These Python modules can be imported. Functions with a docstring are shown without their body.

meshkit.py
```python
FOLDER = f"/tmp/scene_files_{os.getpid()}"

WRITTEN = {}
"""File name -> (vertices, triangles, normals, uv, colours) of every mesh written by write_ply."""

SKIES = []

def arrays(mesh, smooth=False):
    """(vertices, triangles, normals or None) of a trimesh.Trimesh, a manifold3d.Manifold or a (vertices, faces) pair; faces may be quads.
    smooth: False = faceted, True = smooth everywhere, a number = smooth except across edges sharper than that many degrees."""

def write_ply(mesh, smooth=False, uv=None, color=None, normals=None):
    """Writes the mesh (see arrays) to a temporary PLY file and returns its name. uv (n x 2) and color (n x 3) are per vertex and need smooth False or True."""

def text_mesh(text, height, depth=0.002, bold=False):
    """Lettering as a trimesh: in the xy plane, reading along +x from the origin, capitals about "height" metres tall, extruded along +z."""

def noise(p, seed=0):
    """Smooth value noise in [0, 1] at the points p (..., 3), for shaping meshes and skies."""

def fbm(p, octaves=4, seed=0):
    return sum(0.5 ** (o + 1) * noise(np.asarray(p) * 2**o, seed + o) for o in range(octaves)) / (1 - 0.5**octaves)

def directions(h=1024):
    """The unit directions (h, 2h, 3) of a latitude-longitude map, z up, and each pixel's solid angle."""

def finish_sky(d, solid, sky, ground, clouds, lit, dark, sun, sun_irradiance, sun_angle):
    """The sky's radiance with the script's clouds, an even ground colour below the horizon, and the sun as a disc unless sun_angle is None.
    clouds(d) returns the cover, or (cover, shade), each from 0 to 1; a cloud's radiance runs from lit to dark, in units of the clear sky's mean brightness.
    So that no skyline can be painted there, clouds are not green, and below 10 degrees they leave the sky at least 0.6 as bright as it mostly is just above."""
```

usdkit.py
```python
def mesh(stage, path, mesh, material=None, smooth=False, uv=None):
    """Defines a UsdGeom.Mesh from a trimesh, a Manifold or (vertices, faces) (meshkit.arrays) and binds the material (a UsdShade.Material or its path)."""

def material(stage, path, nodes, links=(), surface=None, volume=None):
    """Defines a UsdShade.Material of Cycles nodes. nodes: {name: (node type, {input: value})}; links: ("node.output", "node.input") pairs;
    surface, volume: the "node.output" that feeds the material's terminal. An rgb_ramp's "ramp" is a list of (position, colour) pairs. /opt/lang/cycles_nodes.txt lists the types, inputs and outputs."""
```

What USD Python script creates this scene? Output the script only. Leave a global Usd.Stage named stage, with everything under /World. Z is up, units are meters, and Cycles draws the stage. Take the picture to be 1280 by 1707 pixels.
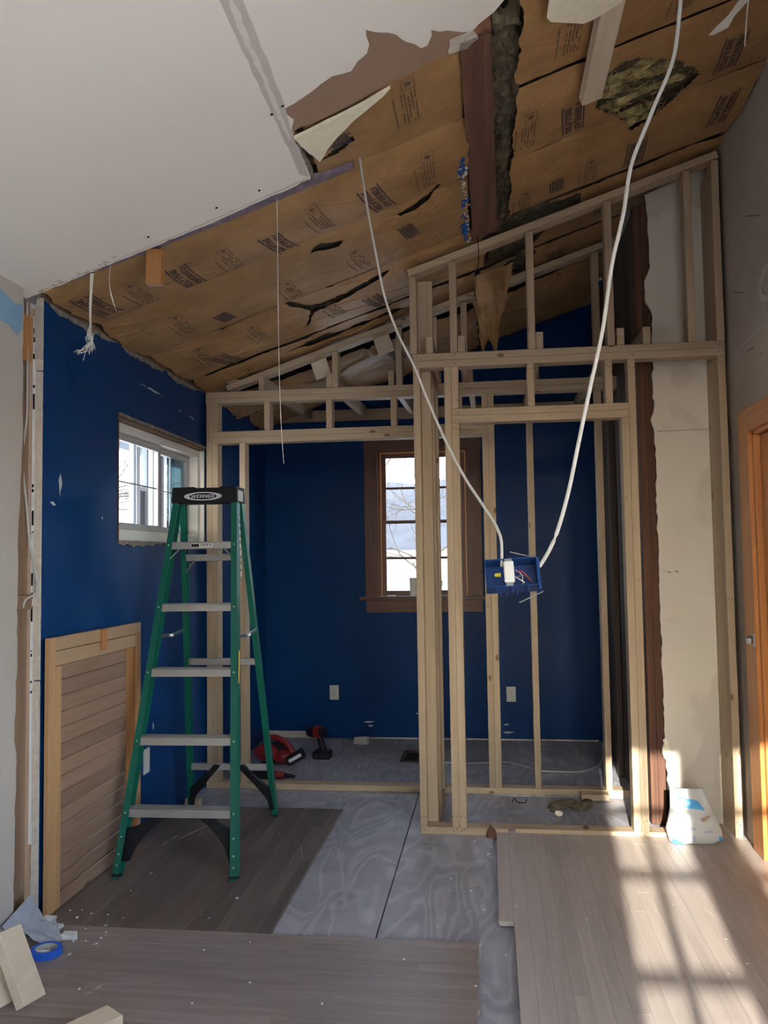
import math, random
import numpy as np, trimesh, usdkit, meshkit
from pxr import Usd, UsdGeom, UsdLux, UsdShade, Gf
from shapely.geometry import Polygon, Point
from shapely import affinity
import shapely

stage = Usd.Stage.CreateInMemory()
UsdGeom.SetStageUpAxis(stage, UsdGeom.Tokens.z)
UsdGeom.SetStageMetersPerUnit(stage, 1.0)
UsdGeom.Xform.Define(stage, '/World')
UsdGeom.Scope.Define(stage, '/World/Looks')
RNG = np.random.default_rng(7)

# ------------------------------------------------------------------ camera, sky, sun, exposure
EXPOSURE = 0.08
SKY_STRENGTH = 7.6
SUN_INTENSITY = 4.6
SUN_DIR = (0.09, 1.0, -0.305)
EYE = np.array([0.0, 0.0, 1.42])
YAW, PITCH, ROLL = np.radians([-7.18, 3.27, -0.82])
FOCAL_PX = 1390.0
_f = np.array([math.sin(YAW) * math.cos(PITCH), math.cos(YAW) * math.cos(PITCH), math.sin(PITCH)])
_r = np.array([math.cos(YAW), -math.sin(YAW), 0.0])
_u = np.cross(_r, _f)
_r2 = _r * math.cos(ROLL) + _u * math.sin(ROLL)
_u2 = _u * math.cos(ROLL) - _r * math.sin(ROLL)
cam = UsdGeom.Camera.Define(stage, '/World/camera')
cam.CreateHorizontalApertureAttr(36.0)
cam.CreateVerticalApertureAttr(36.0 * 1707 / 1280)
cam.CreateFocalLengthAttr(36.0 * FOCAL_PX / 1280)
cam.CreateClippingRangeAttr((0.05, 500.0))
cam.CreateExposureAttr(EXPOSURE)
cam.AddTransformOp().Set(Gf.Matrix4d(*_r2, 0, *_u2, 0, *(-_f), 0, *EYE, 1))

sky_mat = usdkit.material(stage, '/World/Looks/sky', {
    's': ('sky_texture', {'sky_type': 'multiple_scattering', 'sun_disc': False, 'sun_elevation': 0.30, 'sun_rotation': math.pi, 'aerosol_density': 1.5}),
    'sc': ('mix', {'mix_type': 'multiply', 'fac': 1.0, 'color2': (0.1, 0.1, 0.1)}),
    'h': ('mix', {'mix_type': 'mix', 'fac': 0.34, 'color2': (1.02, 1.0, 0.99)}),
    'b': ('background_shader', {'strength': SKY_STRENGTH})},
    [('s.color', 'sc.color1'), ('sc.color', 'h.color1'), ('h.color', 'b.color')], surface='b.background')
dome = UsdLux.DomeLight.Define(stage, '/World/sky_light')
UsdShade.MaterialBindingAPI.Apply(dome.GetPrim()).Bind(sky_mat)
sun = UsdLux.DistantLight.Define(stage, '/World/sun_light')
sun.CreateIntensityAttr(SUN_INTENSITY)
sun.CreateAngleAttr(0.5)
sun.CreateNormalizeAttr(True)
sun.CreateColorAttr(Gf.Vec3f(1.0, 0.93, 0.80))
_z = -Gf.Vec3d(*SUN_DIR).GetNormalized()
_x = Gf.Cross(Gf.Vec3d(0, 0, 1), _z).GetNormalized()
_y = Gf.Cross(_z, _x)
sun.AddTransformOp().Set(Gf.Matrix4d(*_x, 0, *_y, 0, *_z, 0, 0, 0, 0, 1))

# ------------------------------------------------------------------ helpers: prims
USED = {}


class T:
    """a thing or part: its prim path and the world offset of its local origin"""
    def __init__(s, path, off=(0, 0, 0)):
        s.path, s.off = path, np.array(off, float)
        s.prim = stage.GetPrimAtPath(path)


WORLD = T('/World')


def numbered(parent, name):
    key = (parent, name)
    n = USED.get(key, 0)
    USED[key] = n + 1
    return name if n == 0 else f'{name}_{n:03d}'


def tag(o, label=None, cat=None, group=None, kind=None):
    p = o.prim if isinstance(o, T) else o
    for k, v in (('label', label), ('category', cat), ('group', group), ('kind', kind)):
        if v:
            p.SetCustomDataByKey(k, v)
    return o


def thing(name, label=None, cat=None, loc=(0, 0, 0), rz=0.0, group=None, kind=None):
    path = '/World/' + numbered('/World', name)
    x = UsdGeom.Xform.Define(stage, path)
    x.AddTranslateOp().Set(Gf.Vec3d(*map(float, loc)))
    local = bool(rz)
    if rz:
        x.AddRotateZOp().Set(float(rz))
    t = T(path, (0, 0, 0) if local else loc)
    tag(t, label, cat, group, kind)
    return t


def obj(name, mesh, mat, parent=WORLD, smooth=False, label=None, cat=None, group=None, kind=None):
    """one Mesh prim; mesh vertices are world coordinates (or the thing's own, if the thing is rotated)"""
    path = parent.path + '/' + numbered(parent.path, name)
    if isinstance(mesh, (list, tuple)) and isinstance(mesh[0], trimesh.Trimesh):
        mesh = trimesh.util.concatenate(list(mesh))
    v, f, n = meshkit.arrays(mesh, smooth)
    off = parent.off
    usdkit.mesh(stage, path, trimesh.Trimesh(v - off, f, process=False), mat, smooth=False)
    if n is not None:
        m = UsdGeom.Mesh.Get(stage, path)
        from pxr import Vt
        m.CreateNormalsAttr(Vt.Vec3fArray.FromNumpy(n.astype(np.float32)))
        m.SetNormalsInterpolation('vertex')
    t = T(path, off)
    tag(t, label, cat, group, kind)
    return t


def copy_of(src, loc, rz=0.0, label=None, group=None):
    base = src.path.rsplit('/', 1)[1].rstrip('0123456789').rstrip('_')
    path = '/World/' + numbered('/World', base)
    x = UsdGeom.Xform.Define(stage, path)
    x.GetPrim().GetReferences().AddInternalReference(src.path)
    x.GetPrim().SetInstanceable(True)
    x.ClearXformOpOrder()
    x.AddTranslateOp().Set(Gf.Vec3d(*map(float, loc)))
    if rz:
        x.AddRotateZOp().Set(float(rz))
    t = T(path, loc)
    was = src.prim.GetCustomData()
    tag(t, label, was.get('category'), group or was.get('group'))
    return t


# ------------------------------------------------------------------ helpers: shapes
def cbox(x0, x1, y0, y1, z0, z1, c=0.002):
    c = min(c, (x1 - x0) * .3, (y1 - y0) * .3, (z1 - z0) * .3)
    lo, hi = np.array([x0, y0, z0]), np.array([x1, y1, z1])
    pts = []
    for s in np.ndindex(2, 2, 2):
        p = np.where(np.array(s) > 0, hi, lo)
        inn = np.where(np.array(s) > 0, -c, c)
        for k in range(3):
            q = p + inn
            q[k] = p[k]
            pts.append(q)
    return trimesh.Trimesh(pts, trimesh.convex.convex_hull(np.array(pts)).faces, process=False) if False else trimesh.convex.convex_hull(np.array(pts))


def box(x0, x1, y0, y1, z0, z1):
    m = trimesh.creation.box((x1 - x0, y1 - y0, z1 - z0))
    m.apply_translation(((x0 + x1) / 2, (y0 + y1) / 2, (z0 + z1) / 2))
    return m


def frame_of(p0, p1, up=(0, 0, 1)):
    p0, p1 = np.array(p0, float), np.array(p1, float)
    d = p1 - p0
    L = np.linalg.norm(d)
    d /= L
    s = np.cross(d, np.array(up, float))
    s /= np.linalg.norm(s)
    u = np.cross(s, d)
    return p0, d, s, u, L


def bar(p0, p1, w, h, up=(0, 0, 1), c=0.002):
    """a chamfered bar from p0 to p1, w wide sideways and h high along up, centred on the line"""
    p0, d, s, u, L = frame_of(p0, p1, up)
    m = cbox(0, L, -w / 2, w / 2, -h / 2, h / 2, c)
    M = np.eye(4)
    M[:3, 0], M[:3, 1], M[:3, 2], M[:3, 3] = d, -s, u, p0
    m.apply_transform(M)
    return m


def tube(pts, r, sides=8, smooth_path=True, n=None):
    pts = np.array(pts, float)
    if smooth_path and len(pts) > 2:
        from scipy.interpolate import PchipInterpolator, CubicSpline
        t = np.concatenate([[0], np.cumsum(np.linalg.norm(np.diff(pts, axis=0), axis=1))])
        tt = np.linspace(0, t[-1], n or max(12, len(pts) * 5))
        pts = np.stack([PchipInterpolator(t, pts[:, k])(tt) for k in range(3)], 1)
    rr = np.broadcast_to(r, (len(pts),)) if np.ndim(r) == 0 else np.interp(np.linspace(0, 1, len(pts)), np.linspace(0, 1, len(r)), r)
    tg = np.gradient(pts, axis=0)
    tg /= np.linalg.norm(tg, axis=1, keepdims=True) + 1e-12
    a = np.cross(tg, np.where(np.abs(tg[:, 2:]) < .9, [0, 0, 1.], [1., 0, 0]))
    a /= np.linalg.norm(a, axis=1, keepdims=True) + 1e-12
    b = np.cross(tg, a)
    ang = np.arange(sides) * 2 * np.pi / sides
    v = pts[:, None] + rr[:, None, None] * (np.cos(ang)[None, :, None] * a[:, None] + np.sin(ang)[None, :, None] * b[:, None])
    i, j = np.meshgrid(np.arange(len(pts) - 1), np.arange(sides), indexing='ij')
    q = np.stack([i * sides + j, i * sides + (j + 1) % sides, (i + 1) * sides + (j + 1) % sides, (i + 1) * sides + j], -1).reshape(-1, 4)
    f = np.vstack([q[:, [0, 2, 1]], q[:, [0, 3, 2]]])
    v = v.reshape(-1, 3)
    k = len(v)
    v = np.vstack([v, pts[0], pts[-1]])
    e = np.arange(sides)
    f = np.vstack([f, np.stack([np.full(sides, k), e, (e + 1) % sides], 1), np.stack([np.full(sides, k + 1), k - sides + (e + 1) % sides, k - sides + e], 1)])
    return trimesh.Trimesh(v, f, process=False)


def extrude(poly, depth):
    g = list(getattr(poly, 'geoms', [poly]))
    return trimesh.util.concatenate([trimesh.creation.extrude_polygon(p, depth, engine='earcut') for p in g if p.area > 1e-9])


def prism(poly, o, u, v, depth):
    """shapely polygon (or points) in the plane o + a*u + b*v, extruded along u x v by depth"""
    if not hasattr(poly, 'geom_type'):
        poly = Polygon(poly)
    if not poly.is_valid:
        poly = poly.buffer(0)
    m = extrude(poly, abs(depth))
    u, v = np.array(u, float), np.array(v, float)
    M = np.eye(4)
    M[:3, 0], M[:3, 1], M[:3, 2], M[:3, 3] = u, v, np.cross(u, v) * np.sign(depth), o
    m.apply_transform(M)
    if np.linalg.det(M[:3, :3]) < 0:
        m.invert()
    return m


def jag(pts, amp, step, seed, closed=False):
    """a polyline subdivided and roughened like a torn edge"""
    r = np.random.default_rng(seed)
    pts = [np.array(p, float) for p in pts]
    if closed:
        pts.append(pts[0])
    out = []
    for a, b in zip(pts[:-1], pts[1:]):
        n = max(1, int(np.linalg.norm(b - a) / step))
        for k in range(n):
            p = a + (b - a) * k / n
            out.append(p + (r.normal(0, amp, 2) if k else 0))
    if not closed:
        out.append(pts[-1])
    return [tuple(p) for p in out]


def lathe(profile, o=(0, 0, 0), sides=24):
    m = trimesh.creation.revolve(np.array(profile, float), sections=sides)
    m.apply_translation(o)
    return m


def place(m, o, u, v, w):
    M = np.eye(4)
    M[:3, 0], M[:3, 1], M[:3, 2], M[:3, 3] = u, v, w, o
    m = m.copy()
    m.apply_transform(M)
    return m


def text(s, height, o, u, v, width=None, depth=0.0006, bold=True, slant=0.0):
    m = meshkit.text_mesh(s, height, depth, bold)
    if slant:
        m.vertices[:, 0] += slant * m.vertices[:, 1]
    if width:
        e = m.bounds[1][0] - m.bounds[0][0]
        m.vertices[:, 0] = (m.vertices[:, 0] - m.bounds[0][0]) * width / e
    u, v = np.array(u, float), np.array(v, float)
    return place(m, o, u, v, np.cross(u, v))


def lump(center, radii, seed, amp=.25, sub=3, freq=3.0):
    m = trimesh.creation.icosphere(sub)
    v = np.array(m.vertices)
    n = meshkit.fbm(v * freq + 11.3 + seed, 4, seed)
    m.vertices = v * (1 + amp * (n - .5) * 2)[:, None] * np.array(radii) + np.array(center)
    return m


SL = 0.333


def cz(x):
    """height of the sloping ceiling plane"""
    return 3.13 + SL * np.asarray(x)


def ceil_prism(poly, low, high):
    if not hasattr(poly, 'geom_type'):
        poly = Polygon(poly)
    poly = poly.buffer(0)
    m = extrude(poly, high - low)
    v = np.array(m.vertices)
    v[:, 2] += low + cz(v[:, 0])
    m.vertices = v
    return m


def wall_x(poly, x0, x1):
    """polygon in (y, z) extruded from x0 to x1"""
    return prism(poly, (x0, 0, 0), (0, 1, 0), (0, 0, 1), x1 - x0)


def wall_y(poly, y0, y1):
    """polygon in (x, z) extruded from y0 to y1"""
    m = extrude(poly if hasattr(poly, 'geom_type') else Polygon(poly), y1 - y0)
    v = np.array(m.vertices)
    m = trimesh.Trimesh(np.stack([v[:, 0], y0 + v[:, 2], v[:, 1]], 1), np.array(m.faces)[:, ::-1], process=False)
    return m


# ------------------------------------------------------------------ materials
def mat(name, nodes, links, surface='p.BSDF', **k):
    return usdkit.material(stage, '/World/Looks/' + name, nodes, links, surface=surface, **k)


def plain(name, color, rough=.5, metallic=0., noise=0., nscale=6., bump=0., bscale=60., spec=.5, extra=None):
    """one colour with slight mottling and fine relief"""
    n = {'p': ('principled_bsdf', {'base_color': color, 'roughness': rough, 'metallic': metallic, 'specular_ior_level': spec, **(extra or {})})}
    l = []
    if noise:
        n['g'] = ('geometry', {})
        n['n'] = ('noise_texture', {'scale': nscale, 'detail': 5., 'roughness': .6})
        lo, hi = [tuple(max(0, c * (1 + s * noise)) for c in color) for s in (-1, 1)]
        n['r'] = ('rgb_ramp', {'ramp': [(0.3, lo), (0.7, hi)]})
        l += [('g.position', 'n.vector'), ('n.fac', 'r.fac'), ('r.color', 'p.base_color')]
    if bump:
        n.setdefault('g', ('geometry', {}))
        n['bn'] = ('noise_texture', {'scale': bscale, 'detail': 4.})
        n['b'] = ('bump', {'strength': bump, 'distance': .004})
        l += [('g.position', 'bn.vector'), ('bn.fac', 'b.height'), ('b.normal', 'p.normal')]
    return mat(name, n, l)


def wood(name, light, dark, axis, grain=28., along=1.3, rough=.6, vary=.18, knots=None, knot_scale=(4.6, 9.), knot_r=.07, bump=.15, contrast=(.3, .72)):
    """grain stretched along axis ('x','y','z'), each piece its own tone and offset, sparse knots"""
    def sc(a, c):
        return tuple(a if ax == axis else c for ax in 'xyz')
    n = {
        'g': ('geometry', {}), 'o': ('object_info', {}),
        'ov': ('vector_math', {'math_type': 'scale', 'vector1': (7.3, 3.1, 5.7)}),
        'os': ('vector_math', {'math_type': 'add'}),
        'm': ('mapping', {'mapping_type': 'point', 'scale': sc(along, grain)}),
        'n': ('noise_texture', {'scale': 1., 'detail': 5., 'roughness': .62, 'distortion': .6}),
        'r': ('rgb_ramp', {'ramp': [(contrast[0], dark), (contrast[1], light)]}),
        'h': ('hsv', {'hue': .5, 'saturation': 1., 'fac': 1.}),
        'hv': ('map_range', {'from_min': 0., 'from_max': 1., 'to_min': 1 - vary, 'to_max': 1 + vary}),
        'b': ('bump', {'strength': bump, 'distance': .002}),
        'p': ('principled_bsdf', {'roughness': rough})}
    l = [('o.random', 'ov.scale'), ('g.position', 'os.vector1'), ('ov.vector', 'os.vector2'), ('os.vector', 'm.vector'), ('m.vector', 'n.vector'), ('n.fac', 'r.fac'),
         ('o.random', 'hv.value'), ('hv.result', 'h.value'), ('n.fac', 'b.height'), ('b.normal', 'p.normal')]
    if knots:
        n['km'] = ('mapping', {'mapping_type': 'point', 'scale': sc(*knot_scale)})
        n['k'] = ('voronoi_texture', {'feature': 'f1', 'scale': 1., 'randomness': 1.})
        n['kr'] = ('rgb_ramp', {'ramp': [(knot_r, (1, 1, 1)), (knot_r * 1.6, (0, 0, 0))]})
        n['kx'] = ('mix', {'mix_type': 'mix', 'color2': knots})
        l += [('os.vector', 'km.vector'), ('km.vector', 'k.vector'), ('k.distance', 'kr.fac'), ('kr.color', 'kx.fac'), ('r.color', 'kx.color1'), ('kx.color', 'h.color')]
    else:
        l += [('r.color', 'h.color')]
    l.append(('h.color', 'p.base_color'))
    return mat(name, n, l)


SPRUCE = dict(light=(.49, .375, .255), dark=(.385, .28, .18), knots=(.20, .10, .045), rough=.62, vary=.10)
M = {a: wood('spruce_' + a, axis=a, **SPRUCE) for a in 'xyz'}
M['pine_z'] = wood('pine_z', (.52, .315, .155), (.42, .225, .10), 'z', knots=(.13, .05, .02), rough=.42, vary=.1)
M['pine_y'] = wood('pine_y', (.31, .195, .140), (.225, .135, .088), 'y', knots=(.10, .04, .02), rough=.36, vary=.20)
M['pine_pale'] = wood('pine_pale_y', (.50, .345, .215), (.40, .26, .15), 'y', knots=(.12, .05, .025), rough=.42, vary=.1)
M['pine_orange'] = wood('pine_orange', (.50, .24, .085), (.36, .15, .045), 'z', rough=.45, vary=.05)
M['old_y'] = wood('old_wood_y', (.23, .105, .066), (.10, .045, .03), 'y', rough=.8, vary=.1, knots=(.02, .01, .008), grain=22)
M['old_x'] = wood('old_wood_x', (.105, .05, .03), (.045, .02, .013), 'x', rough=.8, vary=.1)
M['old_z'] = wood('old_wood_z', (.16, .07, .04), (.065, .028, .017), 'z', rough=.8, vary=.15)
M['sheath'] = wood('dark_sheathing', (.105, .075, .060), (.06, .042, .034), 'z', rough=.85, vary=.15)
M['gap_stud'] = wood('weathered_stud', (.30, .20, .125), (.18, .11, .07), 'z', rough=.8, vary=.05)
M['door_z'] = wood('fir_door_z', (.60, .25, .075), (.44, .16, .04), 'z', rough=.33, vary=.06, grain=40)
M['door_y'] = wood('fir_door_y', (.60, .25, .075), (.44, .16, .04), 'y', rough=.33, vary=.06, grain=40)
M['trim_z'] = wood('stained_trim_z', (.16, .065, .045), (.09, .035, .025), 'z', rough=.4, vary=.08, knots=(.03, .012, .01), knot_scale=(5, 10))
M['trim_x'] = wood('stained_trim_x', (.16, .065, .045), (.09, .035, .025), 'x', rough=.4, vary=.08)
OAK = dict(light=(.31, .245, .225), dark=(.20, .155, .142), rough=.42, vary=.13, grain=26., along=1.6, bump=.05)
M['oak_y'] = wood('oak_y', axis='y', **OAK)
M['oak_x'] = wood('oak_x', axis='x', **OAK)
M['oak_dark'] = wood('oak_dark_y', axis='y', **{**OAK, 'light': (.165, .125, .105), 'dark': (.105, .078, .066), 'vary': .16})  # darker tone of the same oak, for the left patch
M['oak_dusty'] = wood('oak_dusty_y', axis='y', **{**OAK, 'vary': .07, 'light': (.47, .40, .365), 'dark': (.36, .305, .275)})
M['scrap'] = wood('primed_pine', (.72, .60, .46), (.62, .50, .37), 'y', rough=.55, vary=.05)
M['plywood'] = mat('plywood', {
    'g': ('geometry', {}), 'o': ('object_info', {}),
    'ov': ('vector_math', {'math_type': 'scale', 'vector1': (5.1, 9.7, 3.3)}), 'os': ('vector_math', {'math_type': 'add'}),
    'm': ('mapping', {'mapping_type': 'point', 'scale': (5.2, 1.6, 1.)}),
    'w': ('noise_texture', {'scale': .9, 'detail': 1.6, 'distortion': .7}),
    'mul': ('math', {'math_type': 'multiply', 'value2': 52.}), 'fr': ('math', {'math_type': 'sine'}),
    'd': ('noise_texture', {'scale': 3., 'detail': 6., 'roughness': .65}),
    'r': ('rgb_ramp', {'ramp': [(0., (.355, .35, .39)), (.6, (.42, .42, .465)), (1., (.45, .452, .50))]}),  # blue tint and lift stand in for sky reflected on the boards
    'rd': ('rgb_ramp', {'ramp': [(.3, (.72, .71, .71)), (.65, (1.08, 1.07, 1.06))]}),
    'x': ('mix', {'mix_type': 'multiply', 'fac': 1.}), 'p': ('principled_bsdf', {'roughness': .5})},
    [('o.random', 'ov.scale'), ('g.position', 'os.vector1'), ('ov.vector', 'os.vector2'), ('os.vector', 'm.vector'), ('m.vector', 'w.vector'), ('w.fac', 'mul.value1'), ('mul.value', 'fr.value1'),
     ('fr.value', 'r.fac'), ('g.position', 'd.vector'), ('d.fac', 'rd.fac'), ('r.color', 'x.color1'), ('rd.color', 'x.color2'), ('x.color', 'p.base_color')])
M['void'] = plain('void_dark', (.012, .011, .010), .9)
M['white_ceiling'] = plain('ceiling_paint', (.90, .84, .765), .7, noise=.02, nscale=2.2, bump=.06, bscale=220)
M['tape_joint'] = plain('taped_joint', (.62, .545, .49), .8, noise=.06, nscale=9)
M['joint_crust'] = plain('joint_crust', (.78, .73, .68), .9, noise=.05, nscale=40)
M['drywall_paper'] = plain('drywall_paper', (.34, .215, .15), .85, noise=.06, nscale=5)
M['gypsum'] = plain('gypsum', (.90, .81, .62), .9, noise=.05, nscale=30)
M['gypsum_edge'] = plain('gypsum_edge', (.62, .54, .46), .9, noise=.12, nscale=40, bump=.4, bscale=120)
M['white_wall'] = plain('white_wall', (.46, .42, .38), .75, noise=.035, nscale=3.)
M['closet_wall'] = mat('patched_drywall', {
    'g': ('geometry', {}), 'n': ('noise_texture', {'scale': 1.7, 'detail': 3., 'distortion': .8}),
    'r': ('rgb_ramp', {'ramp': [(.44, (.60, .545, .475)), (.50, (.69, .635, .56))]}),
    'p': ('principled_bsdf', {'roughness': .8})}, [('g.position', 'n.vector'), ('n.fac', 'r.fac'), ('r.color', 'p.base_color')])
M['grey_wall'] = plain('bare_drywall', (.39, .335, .285), .85, noise=.08, nscale=3.)
M['grey_patch'] = plain('joint_compound', (.45, .42, .39), .85, noise=.05, nscale=12.)
M['pale_blue'] = plain('pale_blue_paint', (.22, .38, .55), .7, noise=.1, nscale=8)
M['blue_wall'] = mat('blue_paint', {
    'g': ('geometry', {}), 'n': ('noise_texture', {'scale': 3.2, 'detail': 6., 'roughness': .7}), 'bn': ('noise_texture', {'scale': 160., 'detail': 3.}),
    'r': ('rgb_ramp', {'ramp': [(.3, (.0010, .032, .132)), (.7, (.0018, .040, .155))]}), 'b': ('bump', {'strength': .12, 'distance': .002}),
    'rr': ('map_range', {'from_min': .3, 'from_max': .7, 'to_min': .36, 'to_max': .50}),
    'p': ('principled_bsdf', {'roughness': .42, 'specular_ior_level': .14})},
    [('g.position', 'n.vector'), ('n.fac', 'r.fac'), ('r.color', 'p.base_color'), ('n.fac', 'rr.value'), ('rr.result', 'p.roughness'), ('g.position', 'bn.vector'), ('bn.fac', 'b.height'), ('b.normal', 'p.normal')])
M['blue_flake'] = plain('blue_flake', (.01, .10, .42), .6)
M['purple_paint'] = plain('blue_overspray', (.20, .155, .20), .8, noise=.35, nscale=30)
M['scuff'] = plain('paint_scuff', (.50, .52, .55), .9)
M['kraft'] = mat('kraft_paper', {
    'g': ('geometry', {}), 'n': ('noise_texture', {'scale': 3.5, 'detail': 6., 'roughness': .62}), 'o': ('object_info', {}),
    'r': ('rgb_ramp', {'ramp': [(.28, (.30, .162, .064)), (.72, (.50, .292, .122))]}),
    'hv': ('map_range', {'from_min': 0., 'from_max': 1., 'to_min': .92, 'to_max': 1.08}),
    'h': ('hsv', {'hue': .5, 'saturation': 1., 'fac': 1.}),
    'bn': ('noise_texture', {'scale': 14., 'detail': 4., 'distortion': .5}), 'b': ('bump', {'strength': .55, 'distance': .014}),
    'p': ('principled_bsdf', {'roughness': .52})},
    [('g.position', 'n.vector'), ('n.fac', 'r.fac'), ('r.color', 'h.color'), ('o.random', 'hv.value'), ('hv.result', 'h.value'), ('h.color', 'p.base_color'), ('g.position', 'bn.vector'), ('bn.fac', 'b.height'), ('b.normal', 'p.normal')])
M['ink'] = plain('print_ink', (.075, .055, .065), .8)
M['ink_faint'] = plain('print_ink_faint', (.155, .095, .068), .8)
M['fiberglass'] = plain('fiberglass', (.34, .275, .12), .95, noise=.95, nscale=13., bump=1., bscale=70)
M['fiberglass_dark'] = plain('fiberglass_darker', (.10, .082, .052), .95, noise=.7, nscale=22., bump=1., bscale=60)  # darker tone of the same wool, for gaps and batt bodies
M['string'] = plain('frayed_string', (.72, .69, .62), .9)
M['green'] = plain('green_rail', (.0035, .105, .072), .40, spec=.35, noise=.04, nscale=20)
M['alu'] = plain('mill_aluminium', (.40, .385, .37), .5, metallic=.85, noise=.05, nscale=14)
M['steel'] = plain('zinc_steel', (.6, .6, .6), .3, metallic=1.)
M['zinc'] = plain('dull_zinc', (.20, .21, .23), .55)
M['black'] = plain('black_plastic', (.008, .008, .010), .55, spec=.25)
M['silver'] = plain('silver_print', (.60, .61, .63), .45)
M['label_white'] = plain('label_white', (.72, .73, .72), .5)
M['label_yellow'] = plain('label_yellow', (.75, .55, .08), .5)
M['white_plastic'] = plain('white_plastic', (.62, .60, .57), .4)
M['vinyl'] = plain('white_vinyl', (.78, .76, .72), .4, noise=.03)
M['cable'] = plain('cable_jacket', (.52, .50, .475), .42)
M['blue_box'] = plain('blue_plastic', (.0035, .032, .14), .42, spec=.3)
M['yellow'] = plain('yellow_nut', (.60, .52, .03), .4)
M['red_wire'] = plain('red_wire', (.35, .03, .03), .4)
M['copper'] = plain('bare_copper', (.55, .28, .14), .35, metallic=1.)
M['tool_red'] = plain('tool_red', (.20, .012, .014), .45)
M['tape_blue'] = plain('painters_tape', (.012, .11, .58), .6)
M['poly'] = plain('dusty_poly', (.42, .47, .55), .45, noise=.08)
M['bag_white'] = plain('bag_film', (.62, .645, .65), .38, noise=.02)
M['bag_blue'] = plain('bag_blue_print', (.08, .42, .82), .4)
M['bag_mark'] = plain('bag_small_print', (.45, .50, .66), .5)
M['bag_brown'] = plain('bag_picture', (.45, .36, .28), .5)
M['grey_scrap'] = plain('grey_scrap', (.42, .41, .38), .8)
M['ledge'] = plain('old_caulk', (.24, .205, .17), .9, noise=.5, nscale=30)
M['glass'] = mat('window_glass', {
    't': ('transparent_bsdf', {'color': (.97, .98, .985)}), 'g': ('glossy_bsdf', {'color': (1, 1, 1), 'roughness': .02}), 'm': ('mix_closure', {'fac': .05})},
    [('t.BSDF', 'm.closure1'), ('g.BSDF', 'm.closure2')], surface='m.closure')
M['sash_grey'] = plain('vinyl_sash', (.45, .45, .45), .45)  # white vinyl with backlit shade put into its colour
M['grille'] = plain('window_grille', (.16, .18, .21), .5)  # darkened in colour to read as backlit against the sky
M['screen'] = mat('insect_screen', {'t': ('transparent_bsdf', {'color': (.15, .19, .20)})}, [], surface='t.BSDF')  # screen put in to dim the view, darker than real mesh
M['porch_screen'] = mat('porch_screen', {'t': ('transparent_bsdf', {'color': (.03, .036, .045)}), 'l': ('translucent_bsdf', {'color': (.06, .08, .10)}), 'd': ('diffuse_bsdf', {'color': (.25, .28, .32)}), 'a': ('add_closure', {}), 'm': ('mix_closure', {'fac': .3})},
    [('t.BSDF', 'a.closure1'), ('l.BSDF', 'a.closure2'), ('a.closure', 'm.closure1'), ('d.BSDF', 'm.closure2')], surface='m.closure')
M['floor_scuff'] = plain('floor_scuff', (.50, .43, .36), .7)
M['bark'] = plain('bark', (.05, .04, .035), .9, noise=.3, nscale=8)
M['porch_paint'] = plain('porch_paint', (.34, .40, .47), .7, noise=.08)
M['porch_ceiling'] = plain('porch_ceiling', (.42, .46, .52), .8, noise=.05)
M['bounce_ground'] = plain('bounce_grass', (.85, .82, .77), .95, noise=.1, nscale=1.5)  # paler than real grass, to bounce light up to the ceiling
M['meadow'] = plain('winter_meadow', (.17, .15, .10), .95, noise=.4, nscale=.9)
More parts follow.
